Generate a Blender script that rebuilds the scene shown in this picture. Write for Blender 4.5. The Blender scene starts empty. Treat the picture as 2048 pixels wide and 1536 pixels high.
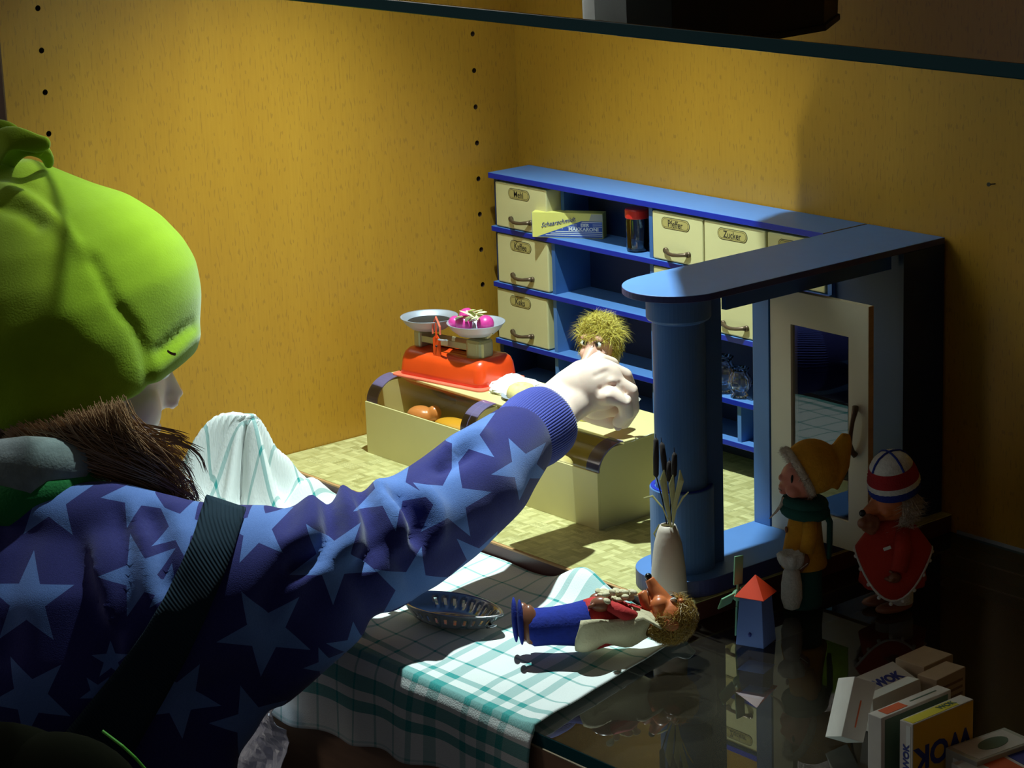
import bpy, bmesh, math, random
import numpy as np
from mathutils import Vector, Matrix
rnd = random.Random(7)
# ------------------------------------------------------------------ camera
Z0 = 0.80                                   # height of the glass shelf above the room floor
CAM = np.array([1.64882447, -1.36209913, 0.60603492])
CR = np.array([0.63908702, 0.76830204, -0.03577353])
CU = np.array([-0.1803214, 0.19488508, 0.96410788])
CF = np.array([-0.74769778, 0.6096981, -0.26308983])
FPX = 4825.13
sc = bpy.context.scene
cd = bpy.data.cameras.new('camera'); cam = bpy.data.objects.new('camera', cd); sc.collection.objects.link(cam)
cd.sensor_width = 36; cd.lens = FPX * 36 / 2048; cd.clip_start = 0.05; cd.clip_end = 50
cam.matrix_world = Matrix(((CR[0], CU[0], -CF[0], CAM[0]), (CR[1], CU[1], -CF[1], CAM[1]), (CR[2], CU[2], -CF[2], CAM[2] + Z0), (0, 0, 0, 1)))
sc.camera = cam
# ------------------------------------------------------------------ world, lamps, exposure
w = bpy.data.worlds.new('world'); sc.world = w; w.use_nodes = True
w.node_tree.nodes['Background'].inputs[0].default_value = (0.92, 0.93, 1.0, 1)
w.node_tree.nodes['Background'].inputs[1].default_value = 0.048
def spot(name, loc, target, energy, angle, blend, radius, color):
    l = bpy.data.lights.new(name, 'SPOT'); l.energy = energy; l.spot_size = math.radians(angle); l.spot_blend = blend
    l.shadow_soft_size = radius; l.color = color
    o = bpy.data.objects.new(name, l); sc.collection.objects.link(o)
    o.location = (loc[0], loc[1], loc[2] + Z0)
    d = Vector(target) - Vector(loc); o.rotation_euler = d.to_track_quat('-Z', 'Y').to_euler()
    return o
LAMP = (0.27, -0.27, 0.765)
spot('cabinet_lamp', LAMP, (0.255, -0.30, 0.0), 56.0, 78, 1.0, 0.008, (0.86, 0.94, 1.0))
rl = bpy.data.lights.new('fill_light', 'AREA'); rl.energy = 5.0; rl.size = 0.7; rl.color = (1.0, 0.93, 0.82)  # added fill with no such lamp seen, lifts the hat's dark lower side
ro = bpy.data.objects.new('fill_light', rl); sc.collection.objects.link(ro); ro.location = (-1.3, -1.9, 1.0 + Z0)
ro.rotation_euler = (Vector((0.1, -0.6, 0.2)) - Vector((-1.3, -1.9, 1.0))).to_track_quat('-Z', 'Y').to_euler()
sc.view_settings.view_transform = 'Standard'; sc.view_settings.look = 'None'
sc.view_settings.exposure = 0.0; sc.view_settings.gamma = 1.0
# ------------------------------------------------------------------ helpers
def ray(u, v): return CF + CR * (u - 1024) / FPX - CU * (v - 768) / FPX
def at(u, v, ax, val):
    q = ray(u, v); return CAM + q * ((val - CAM[ax]) / q[ax])
def S(u, v, d): return CAM + ray(u, v) * d              # a point at a depth d from the viewpoint
def proj(P):
    q = np.asarray(P) - CAM; z = q @ CF
    return np.stack([1024 + FPX * (q @ CR) / z, 768 - FPX * (q @ CU) / z], -1)
def nrm(v): v = np.asarray(v, float); return v / np.linalg.norm(v)
def R3(ax, deg):
    a = math.radians(deg); c, s = math.cos(a), math.sin(a)
    return np.array({'x': [[1, 0, 0], [0, c, -s], [0, s, c]], 'y': [[c, 0, s], [0, 1, 0], [-s, 0, c]], 'z': [[c, -s, 0], [s, c, 0], [0, 0, 1]]}[ax])
def frame(e1, up=(0, 0, 1)):
    e1 = nrm(e1); e2 = nrm(np.cross(up, e1)); return np.stack([e1, e2, np.cross(e1, e2)], 1)
BASE = {}                                               # world base of every root
def thing(name, label, cat, loc, group=None):
    o = bpy.data.objects.new(name, None); sc.collection.objects.link(o); o.empty_display_size = 0.01
    o.location = tuple(loc); BASE[o.name] = np.array(loc, float); tag(o, label, cat, group); return o
def tag(o, label, cat, group=None, kind=None):
    o['label'] = label; o['category'] = cat
    if group: o['group'] = group
    if kind: o['kind'] = kind
    return o
def rootloc(p):
    while p.parent: p = p.parent
    return BASE[p.name]
class MB:
    def __init__(s): s.V = []; s.F = []; s.M = []; s.n = 0
    def add(s, V, F, mi=0):
        V = np.asarray(V, float); s.V.append(V); s.F += [tuple(i + s.n for i in f) for f in F]
        s.M += [mi] * len(F) if isinstance(mi, int) else list(mi); s.n += len(V); return s
    def box(s, c, size, R=None, mi=0, front=None):
        h = np.array(size) / 2.0
        P = np.array([[x, y, z] for x in (-1, 1) for y in (-1, 1) for z in (-1, 1)]) * h
        if R is not None: P = P @ np.asarray(R).T
        F = [(0, 1, 3, 2), (4, 6, 7, 5), (0, 4, 5, 1), (2, 3, 7, 6), (0, 2, 6, 4), (1, 5, 7, 3)]
        m = [mi] * 6
        if front is not None: m[2] = front
        return s.add(P + np.array(c), F, m)
    def bx(s, x0, x1, y0, y1, z0, z1, mi=0, front=None):
        return s.box(((x0 + x1) / 2, (y0 + y1) / 2, (z0 + z1) / 2), (abs(x1 - x0), abs(y1 - y0), abs(z1 - z0)), None, mi, front)
    def loft(s, rings, cap=True, close=True, mi=0):
        n = len(rings[0]); F = []
        for i in range(len(rings) - 1):
            for j in range(n if close else n - 1):
                k = (j + 1) % n; F.append((i * n + j, i * n + k, (i + 1) * n + k, (i + 1) * n + j))
        if cap and close: F.append(tuple(range(n - 1, -1, -1))); F.append(tuple((len(rings) - 1) * n + j for j in range(n)))
        return s.add(np.concatenate([np.asarray(r, float) for r in rings]), F, mi)
    def prism(s, poly, z0, z1, R=None, c=(0, 0, 0), mi=0):
        R = np.eye(3) if R is None else np.asarray(R)
        r = [np.array([[x, y, z] for x, y in poly]) @ R.T + np.array(c) for z in (z0, z1)]
        return s.loft(r, mi=mi)
    def lathe(s, prof, c=(0, 0, 0), R=None, seg=32, mi=0, cap=True, sy=1.0):
        R = np.eye(3) if R is None else np.asarray(R)
        rings = []
        for r, z in prof:
            a = np.arange(seg) * 2 * math.pi / seg
            rings.append(np.stack([r * np.cos(a), sy * r * np.sin(a), np.full(seg, z)], 1) @ R.T + np.array(c))
        return s.loft(rings, cap, mi=mi)
    def ell(s, c, r, R=None, seg=20, rings=12, mi=0):
        R = np.eye(3) if R is None else np.asarray(R); L = []
        for i in range(rings + 1):
            t = math.pi * i / rings; t = min(max(t, 0.02), math.pi - 0.02); a = np.arange(seg) * 2 * math.pi / seg
            L.append((np.stack([np.sin(t) * np.cos(a), np.sin(t) * np.sin(a), np.full(seg, -np.cos(t))], 1) * np.array(r)) @ R.T + np.array(c))
        return s.loft(L, mi=mi)
    def tube(s, pts, rad, seg=8, mi=0, flat=1.0, up=(0, 0, 1), cap=True):
        pts = np.asarray(pts, float); n = len(pts); rad = [rad] * n if np.isscalar(rad) else list(rad)
        L = []; e2p = None
        for i in range(n):
            t = nrm(pts[min(i + 1, n - 1)] - pts[max(i - 1, 0)])
            if e2p is None:
                u = np.array(up, float)
                if abs(t @ u) > 0.95: u = np.array([1.0, 0.1, 0])
                e2 = nrm(np.cross(u, t))
            else: e2 = nrm(e2p - t * (e2p @ t))
            e2p = e2; e3 = np.cross(t, e2); a = np.arange(seg) * 2 * math.pi / seg
            L.append(pts[i] + rad[i] * (np.outer(np.cos(a), e2) + flat * np.outer(np.sin(a), e3)))
        return s.loft(L, cap, mi=mi)
    def build(s, name, mats, parent=None, smooth=False, bevel=0, sub=0, solid=0, base=None, uv=None, data=False):
        V = np.concatenate(s.V)
        b = rootloc(parent) if parent is not None else (np.array(base, float) if base is not None else np.zeros(3))
        me = bpy.data.meshes.new(name); me.from_pydata((V - b).tolist(), [], s.F); 
        if not isinstance(mats, (list, tuple)): mats = [mats]
        for m in mats: me.materials.append(m)
        me.polygons.foreach_set('material_index', s.M)
        if smooth: me.polygons.foreach_set('use_smooth', [True] * len(me.polygons))
        if uv is not None:
            l = me.uv_layers.new(name='UVMap'); vi = np.empty(len(me.loops), int); me.loops.foreach_get('vertex_index', vi)
            l.data.foreach_set('uv', np.asarray(uv, float)[vi].ravel())
        me.update()
        o = bpy.data.objects.new(name, me); sc.collection.objects.link(o)
        if parent is not None: o.parent = parent
        else: o.location = tuple(b); BASE[o.name] = b
        if solid: m = o.modifiers.new('s', 'SOLIDIFY'); m.thickness = solid; m.offset = 0
        if bevel: m = o.modifiers.new('b', 'BEVEL'); m.width = bevel; m.segments = 2; m.limit_method = 'ANGLE'
        if sub: m = o.modifiers.new('u', 'SUBSURF'); m.levels = sub; m.render_levels = sub
        return o
def baked(mb, voxel, smooth_it=0, name='tmp'):
    """union of the lofts grown into one continuous surface; returns vertices, faces"""
    o = mb.build(name, [], None)
    m = o.modifiers.new('r', 'REMESH'); m.mode = 'VOXEL'; m.voxel_size = voxel
    if smooth_it: m = o.modifiers.new('s', 'SMOOTH'); m.factor = 0.5; m.iterations = smooth_it
    dg = bpy.context.evaluated_depsgraph_get(); dg.update()
    me = bpy.data.meshes.new_from_object(o.evaluated_get(dg))
    V = np.empty(len(me.vertices) * 3); me.vertices.foreach_get('co', V); V = V.reshape(-1, 3)
    N = np.empty(len(me.vertices) * 3); me.vertices.foreach_get('normal', N); N = N.reshape(-1, 3)
    F = [tuple(p.vertices) for p in me.polygons]
    bpy.data.objects.remove(o); return V, N, F
def smoothed(V, F, it=2, f=0.5):
    V = V.copy(); E = set()
    for p in F:
        for a, b in zip(p, p[1:] + p[:1]): E.add((min(a, b), max(a, b)))
    E = np.array(list(E)); cnt = np.bincount(E.ravel(), minlength=len(V))[:, None]
    for _ in range(it):
        A = np.zeros_like(V); np.add.at(A, E[:, 0], V[E[:, 1]]); np.add.at(A, E[:, 1], V[E[:, 0]]); V = V * (1 - f) + A / np.maximum(cnt, 1) * f
    return V
def raw(V, F, mi=0):
    m = MB(); m.add(V, F, mi); return m
def creases(V, N, items):
    """items: (polyline in the photo's frame, half width px, depth m); negative = valley"""
    P = proj(V); D = np.zeros(len(V)); face = np.clip((0.45 - N @ CF) / 0.4, 0, 1)
    for pl, wd, dep in items:
        best = np.full(len(V), 1e9)
        pl = np.array(pl, float)
        for a, b in zip(pl[:-1], pl[1:]):
            ab = b - a; t = np.clip(((P - a) @ ab) / (ab @ ab), 0, 1); best = np.minimum(best, np.linalg.norm(P - a - t[:, None] * ab, axis=1))
        D += dep * np.exp(-(best / wd) ** 2)
    return V + N * (D * face)[:, None]
def text(s, size, org, ex, ey, mat, name, parent, shear=0, bold=0.0, thick=0.0001, align='CENTER', sx=1.0):
    cu = bpy.data.curves.new('t', 'FONT'); cu.body = s; cu.size = size; cu.extrude = thick; cu.shear = shear; cu.offset = bold
    cu.align_x = align; cu.align_y = 'CENTER'; cu.resolution_u = 3
    o = bpy.data.objects.new('t', cu); sc.collection.objects.link(o)
    me = bpy.data.meshes.new_from_object(o.evaluated_get(bpy.context.evaluated_depsgraph_get()))
    bpy.data.objects.remove(o)
    V = np.empty(len(me.vertices) * 3); me.vertices.foreach_get('co', V); V = V.reshape(-1, 3)
    V[:, 0] *= sx
    A = np.stack([nrm(ex), nrm(ey), np.cross(nrm(ex), nrm(ey))], 1)
    return raw(V @ A.T + np.array(org), [tuple(p.vertices) for p in me.polygons]).build(name, mat, parent)
# ------------------------------------------------------------------ materials
def sock(n, k): return n.inputs[k]
def mk(name, col=(0.5, 0.5, 0.5), rough=0.5, metal=0.0, spec=0.5, sheen=0.0, noise=None, bump=None, sss=0.0, coat=0.0):
    m = bpy.data.materials.new(name); m.use_nodes = True; nt = m.node_tree; b = nt.nodes['Principled BSDF']
    b.inputs['Base Color'].default_value = (*col, 1); b.inputs['Roughness'].default_value = rough; b.inputs['Metallic'].default_value = metal
    b.inputs['Specular IOR Level'].default_value = spec
    if sheen: b.inputs['Sheen Weight'].default_value = sheen; b.inputs['Sheen Roughness'].default_value = 0.5
    if coat: b.inputs['Coat Weight'].default_value = coat; b.inputs['Coat Roughness'].default_value = 0.15
    if sss: b.inputs['Subsurface Weight'].default_value = sss; b.inputs['Subsurface Radius'].default_value = (0.004, 0.0018, 0.001); b.inputs['Subsurface Scale'].default_value = 1.0
    tc = nt.nodes.new('ShaderNodeTexCoord')
    if noise:                                            # (scale, amount[, (sx,sy,sz)])
        mp = nt.nodes.new('ShaderNodeMapping'); nt.links.new(tc.outputs['Object'], mp.inputs[0])
        if len(noise) > 2: mp.inputs['Scale'].default_value = noise[2]
        n = nt.nodes.new('ShaderNodeTexNoise'); n.inputs['Scale'].default_value = noise[0]; n.inputs['Detail'].default_value = 5
        nt.links.new(mp.outputs[0], n.inputs['Vector'])
        mx = nt.nodes.new('ShaderNodeMix'); mx.data_type = 'RGBA'; nt.links.new(n.outputs[0], mx.inputs[0])
        a = noise[1]; mx.inputs[6].default_value = (*[c * (1 - a) for c in col], 1); mx.inputs[7].default_value = (*[min(1, c * (1 + a)) for c in col], 1)
        nt.links.new(mx.outputs[2], b.inputs['Base Color'])
    if bump:                                             # (scale, strength, distance)
        n2 = nt.nodes.new('ShaderNodeTexNoise'); n2.inputs['Scale'].default_value = bump[0]; n2.inputs['Detail'].default_value = 4
        nt.links.new(tc.outputs['Object'], n2.inputs['Vector'])
        bp = nt.nodes.new('ShaderNodeBump'); bp.inputs['Strength'].default_value = bump[1]; bp.inputs['Distance'].default_value = bump[2]
        nt.links.new(n2.outputs[0], bp.inputs['Height']); nt.links.new(bp.outputs[0], b.inputs['Normal'])
    return m
def thin_glass(name, tint=(0.93, 0.97, 0.95), ior=1.5, rough=0.0, dust=0.0):
    m = bpy.data.materials.new(name); m.use_nodes = True; nt = m.node_tree; nt.nodes.clear()
    o = nt.nodes.new('ShaderNodeOutputMaterial'); t = nt.nodes.new('ShaderNodeBsdfTransparent'); g = nt.nodes.new('ShaderNodeBsdfGlossy'); f = nt.nodes.new('ShaderNodeFresnel'); x = nt.nodes.new('ShaderNodeMixShader')
    t.inputs[0].default_value = (*tint, 1); g.inputs['Roughness'].default_value = rough; g.inputs[0].default_value = (1, 1, 1, 1); f.inputs[0].default_value = ior
    nt.links.new(f.outputs[0], x.inputs[0]); nt.links.new(t.outputs[0], x.inputs[1]); nt.links.new(g.outputs[0], x.inputs[2]); pass
    if dust:
        df = nt.nodes.new('ShaderNodeBsdfDiffuse'); df.inputs[0].default_value = (0.55, 0.42, 0.30, 1); y = nt.nodes.new('ShaderNodeMixShader'); y.inputs[0].default_value = dust
        nt.links.new(x.outputs[0], y.inputs[1]); nt.links.new(df.outputs[0], y.inputs[2]); x = y
    nt.links.new(x.outputs[0], o.inputs[0])
    return m
class NT:                                                # tiny node-math writer
    def __init__(s, m): s.t = m.node_tree
    def n(s, typ, **k):
        n = s.t.nodes.new(typ)
        for a, b in k.items(): setattr(n, a, b)
        return n
    def put(s, i, v):
        if isinstance(v, (int, float)): i.default_value = v
        elif isinstance(v, tuple): i.default_value = v
        else: s.t.links.new(v, i)
    def m(s, op, a, b=None, c=None, clamp=False):
        n = s.n('ShaderNodeMath', operation=op, use_clamp=clamp); s.put(n.inputs[0], a)
        if b is not None: s.put(n.inputs[1], b)
        if c is not None: s.put(n.inputs[2], c)
        return n.outputs[0]
    def mix(s, f, a, b, blend='MIX'):
        n = s.n('ShaderNodeMix', data_type='RGBA', blend_type=blend); s.put(n.inputs[0], f); s.put(n.inputs[6], a); s.put(n.inputs[7], b); return n.outputs[2]
    def noise(s, vec, scale, detail=4, dist=0.0):
        n = s.n('ShaderNodeTexNoise'); n.inputs['Scale'].default_value = scale; n.inputs['Detail'].default_value = detail; n.inputs['Distortion'].default_value = dist
        s.t.links.new(vec, n.inputs['Vector']); return n.outputs[0]
    def mapping(s, vec, scale=(1, 1, 1), rot=(0, 0, 0)):
        n = s.n('ShaderNodeMapping'); n.inputs['Scale'].default_value = scale; n.inputs['Rotation'].default_value = rot; s.t.links.new(vec, n.inputs[0]); return n.outputs[0]
def veneer():
    m = mk('beech_veneer', (0.6, 0.35, 0.06), 0.42); N = NT(m); b = m.node_tree.nodes['Principled BSDF']
    g = N.n('ShaderNodeTexCoord').outputs['Object']
    big = N.noise(N.mapping(g, (5, 5, 0.9)), 3, 5, 0.6)
    fine = N.noise(N.mapping(g, (1, 1, 0.07)), 420, 3)
    dash = N.noise(N.mapping(g, (1, 1, 0.20)), 650, 0)
    c = N.mix(big, (0.40, 0.19, 0.014, 1), (0.53, 0.28, 0.026, 1))
    c = N.mix(N.m('MULTIPLY', fine, 0.55), c, (0.33, 0.155, 0.012, 1))
    d = N.m('MULTIPLY', N.m('GREATER_THAN', dash, 0.69), 0.38)
    c = N.mix(d, c, (0.20, 0.09, 0.02, 1))
    N.put(b.inputs['Base Color'], c)
    bp = N.n('ShaderNodeBump'); bp.inputs['Strength'].default_value = 0.15; bp.inputs['Distance'].default_value = 0.0004
    N.put(bp.inputs['Height'], fine); N.put(b.inputs['Normal'], bp.outputs[0]); return m
M = {}
M['veneer'] = veneer()
M['hole'] = mk('drilled_wood', (0.05, 0.02, 0.008), 0.8)
M['glass'] = thin_glass('shelf_glass', (0.90, 0.96, 0.93))
M['glass_low'] = thin_glass('dusty_shelf_glass', (0.86, 0.92, 0.89), dust=0.018)
M['glass_edge'] = mk('glass_edge', (0.010, 0.075, 0.085), 0.12, 0, 0.6)
M['pane'] = thin_glass('clear_pane', (0.86, 0.86, 0.82))
M['plexi'] = thin_glass('plexiglass', (0.88, 0.86, 0.78), 1.6, 0.12)
M['jar_glass'] = thin_glass('jar_glass', (0.84, 0.90, 0.94), 1.6)
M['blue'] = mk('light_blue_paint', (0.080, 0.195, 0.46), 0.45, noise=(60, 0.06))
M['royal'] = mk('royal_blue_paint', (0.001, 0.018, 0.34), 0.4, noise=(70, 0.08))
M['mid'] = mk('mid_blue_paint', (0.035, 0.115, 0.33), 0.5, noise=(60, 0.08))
M['edge'] = mk('dark_blue_edge', (0.045, 0.05, 0.17), 0.45)
M['cream'] = mk('cream_paint', (0.62, 0.56, 0.28), 0.4, noise=(40, 0.05))
M['counter'] = mk('butter_yellow_paint', (0.60, 0.525, 0.235), 0.38, noise=(40, 0.05))
M['ivory'] = mk('ivory_paint', (0.62, 0.53, 0.36), 0.5, noise=(50, 0.05))
M['rawwood'] = mk('bare_wood_edge', (0.45, 0.24, 0.09), 0.6, noise=(80, 0.3, (1, 1, 6)))
M['bronze'] = mk('dark_bronze', (0.13, 0.085, 0.05), 0.38, 0.6)
M['plate'] = mk('name_plate_paper', (0.42, 0.34, 0.11), 0.55)
M['ink'] = mk('black_ink', (0.015, 0.012, 0.01), 0.6)
M['back'] = mk('shaded_blue_board', (0.007, 0.025, 0.085), 0.6)  # blue darkened in the colour to stand for shade inside the unit
M['violet'] = mk('violet_grey_paint', (0.17, 0.145, 0.33), 0.35)
M['maroon'] = mk('maroon_edge_paint', (0.075, 0.018, 0.015), 0.35)
M['red_tin'] = mk('red_orange_tin', (0.78, 0.065, 0.008), 0.28, noise=(50, 0.12), coat=0.4)
M['red_rim'] = mk('worn_red_rim', (0.85, 0.16, 0.09), 0.4, noise=(90, 0.25))
M['tin'] = mk('creamy_tin', (0.45, 0.42, 0.25), 0.4, 0.5, noise=(60, 0.2))
M['alu'] = mk('brushed_aluminium', (0.42, 0.45, 0.52), 0.48, 0.5)
M['steel'] = mk('pressed_steel', (0.45, 0.46, 0.48), 0.22, 0.95)
M['chrome'] = mk('bright_wire', (0.8, 0.8, 0.8), 0.12, 1.0)
M['radish'] = mk('magenta_radish', (0.58, 0.04, 0.25), 0.35, noise=(300, 0.35))
M['leaf'] = mk('pale_leaf', (0.68, 0.74, 0.36), 0.6, noise=(200, 0.3))
M['white'] = mk('white_paper', (0.85, 0.85, 0.82), 0.7, bump=(150, 0.5, 0.001))
M['paper'] = mk('tissue_paper', (0.72, 0.76, 0.78), 0.7, bump=(120, 0.8, 0.001))
M['cake'] = mk('ring_cake', (0.75, 0.62, 0.25), 0.6, noise=(150, 0.3))
M['meat'] = mk('roast_orange', (0.72, 0.25, 0.07), 0.3)
M['cheese'] = mk('yellow_orange_wax', (0.78, 0.38, 0.03), 0.35)
M['pink'] = mk('pink_rubber', (0.75, 0.28, 0.33), 0.45)
M['red_plastic'] = mk('red_plastic', (0.55, 0.02, 0.015), 0.35)
M['skin'] = mk('child_skin', (0.88, 0.66, 0.53), 0.5, sss=0.25, bump=(250, 0.1, 0.0005), noise=(30, 0.06))
M['nail'] = mk('finger_nail', (0.85, 0.60, 0.50), 0.3)
M['fleece'] = mk('lime_fleece', (0.215, 0.335, 0.004), 0.95, spec=0.1, sheen=0.25, noise=(60, 0.12), bump=(700, 0.3, 0.0008))
M['gfleece'] = mk('green_collar_knit', (0.01, 0.16, 0.035), 0.9, spec=0.1, sheen=0.3, bump=(500, 0.5, 0.001))
M['scarf'] = mk('grey_fleece', (0.20, 0.25, 0.24), 0.95, spec=0.1, sheen=0.4, noise=(120, 0.4), bump=(500, 0.4, 0.0008))
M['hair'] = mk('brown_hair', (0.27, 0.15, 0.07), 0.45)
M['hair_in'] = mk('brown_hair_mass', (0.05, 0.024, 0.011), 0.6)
M['trouser'] = mk('dark_trousers', (0.02, 0.025, 0.05), 0.9)
M['webbing'] = mk('teal_black_webbing', (0.012, 0.026, 0.040), 0.9, spec=0.15)
M['bag'] = mk('dark_olive_canvas', (0.008, 0.008, 0.004), 1.0, spec=0.05)
M['piping'] = mk('green_piping', (0.10, 0.45, 0.03), 0.6)
M['doll_skin'] = mk('orange_rubber_skin', (0.62, 0.17, 0.055), 0.35, noise=(60, 0.15))
M['doll_pink'] = mk('pink_rubber_skin', (0.74, 0.40, 0.30), 0.4, noise=(60, 0.12))
M['doll_red'] = mk('ruddy_rubber_face', (0.62, 0.20, 0.13), 0.45, noise=(80, 0.12))
M['doll_brown'] = mk('brown_rubber', (0.26, 0.095, 0.05), 0.3)
M['blond'] = mk('yellow_fluff', (0.60, 0.49, 0.065), 0.45, sheen=0.3)
M['blond2'] = mk('golden_fluff', (0.42, 0.24, 0.02), 0.45, sheen=0.3)
M['felt_red'] = mk('red_felt', (0.50, 0.025, 0.025), 0.9, bump=(500, 0.5, 0.0008))
M['felt_blue'] = mk('blue_felt', (0.008, 0.022, 0.26), 0.95, bump=(500, 0.5, 0.0008), noise=(200, 0.3))
M['felt_cream'] = mk('cream_felt', (0.66, 0.57, 0.36), 0.9, bump=(500, 0.5, 0.0008))
M['felt_yellow'] = mk('ochre_felt', (0.58, 0.26, 0.012), 0.95, bump=(500, 0.6, 0.001), noise=(150, 0.25))
M['felt_green'] = mk('bottle_green_felt', (0.008, 0.075, 0.06), 0.95, bump=(500, 0.5, 0.001))
M['fur'] = mk('cream_fur', (0.62, 0.52, 0.42), 0.95, bump=(400, 1.0, 0.002), noise=(300, 0.3))
M['wool_white'] = mk('white_wool', (0.62, 0.58, 0.54), 0.95, bump=(700, 0.9, 0.001), noise=(400, 0.25))
M['black'] = mk('gloss_black', (0.01, 0.01, 0.012), 0.15)
M['eyewhite'] = mk('eye_white', (0.8, 0.78, 0.74), 0.3)
M['redfelt2'] = mk('scarlet_dress_felt', (0.42, 0.022, 0.008), 0.95, bump=(500, 0.5, 0.001))
M['knit_red'] = mk('red_knit', (0.35, 0.012, 0.015), 0.95, bump=(900, 1.0, 0.001))
M['knit_blue'] = mk('blue_knit', (0.012, 0.03, 0.25), 0.95, bump=(900, 1.0, 0.001))
M['vase'] = mk('beige_vase', (0.55, 0.45, 0.36), 0.55, bump=(300, 0.3, 0.0005))
M['reed'] = mk('dark_reed', (0.03, 0.02, 0.018), 0.9)
M['dryleaf'] = mk('dry_grass', (0.36, 0.32, 0.12), 0.7, noise=(200, 0.3))
M['mill_blue'] = mk('mill_blue', (0.10, 0.16, 0.45), 0.5, noise=(80, 0.08))
M['mill_red'] = mk('mill_red', (0.75, 0.05, 0.01), 0.5)
M['mill_green'] = mk('mill_green', (0.20, 0.42, 0.24), 0.55)
M['pack_white'] = mk('white_card', (0.62, 0.56, 0.50), 0.6, noise=(100, 0.1))
M['pack_grey'] = mk('grey_card', (0.42, 0.40, 0.32), 0.6, noise=(100, 0.1))
M['pack_tan'] = mk('tan_card', (0.36, 0.24, 0.14), 0.65, noise=(100, 0.15))
M['pack_brown'] = mk('brown_card', (0.16, 0.085, 0.04), 0.65, noise=(100, 0.2))
M['pack_yellow'] = mk('yellow_card', (0.72, 0.42, 0.02), 0.5)
M['pack_lemon'] = mk('lemon_card', (0.72, 0.62, 0.04), 0.5)
M['pack_red'] = mk('orange_red_print', (0.65, 0.10, 0.02), 0.5)
M['pack_blue'] = mk('blue_print', (0.02, 0.035, 0.25), 0.5)
M['pack_green'] = mk('green_print', (0.10, 0.16, 0.10), 0.5)
M['macaroni_yellow'] = mk('lemon_carton', (0.72, 0.66, 0.16), 0.5)
M['macaroni_blue'] = mk('blue_carton', (0.035, 0.085, 0.36), 0.5)
M['cardwhite'] = mk('white_print', (0.75, 0.75, 0.70), 0.5)
M['foil'] = mk('silver_white_film', (0.80, 0.82, 0.95), 0.35, 0.0, bump=(60, 1.0, 0.004))
M['dark_wood'] = mk('dark_wood', (0.10, 0.045, 0.018), 0.5, noise=(40, 0.3, (1, 6, 6)))
M['darkbox'] = mk('dark_grey_box', (0.03, 0.028, 0.02), 0.6)
M['rail'] = mk('brown_rail_wood', (0.26, 0.145, 0.085), 0.5, noise=(40, 0.25, (1, 6, 6)))
M['floorboards'] = mk('room_floor', (0.10, 0.09, 0.08), 0.8, noise=(3, 0.2))
M['screw'] = mk('dark_iron', (0.05, 0.045, 0.04), 0.4, 0.8)
def webbing():
    m = M['webbing']; N = NT(m); b = m.node_tree.nodes['Principled BSDF']
    wv = N.n('ShaderNodeTexWave', wave_type='BANDS', bands_direction='DIAGONAL'); wv.inputs['Scale'].default_value = 190; N.put(wv.inputs[0], N.n('ShaderNodeTexCoord').outputs['Object'])
    bp = N.n('ShaderNodeBump'); bp.inputs['Strength'].default_value = 0.9; bp.inputs['Distance'].default_value = 0.0006; N.put(bp.inputs['Height'], wv.outputs[1]); N.put(b.inputs['Normal'], bp.outputs[0])
webbing()
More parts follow.
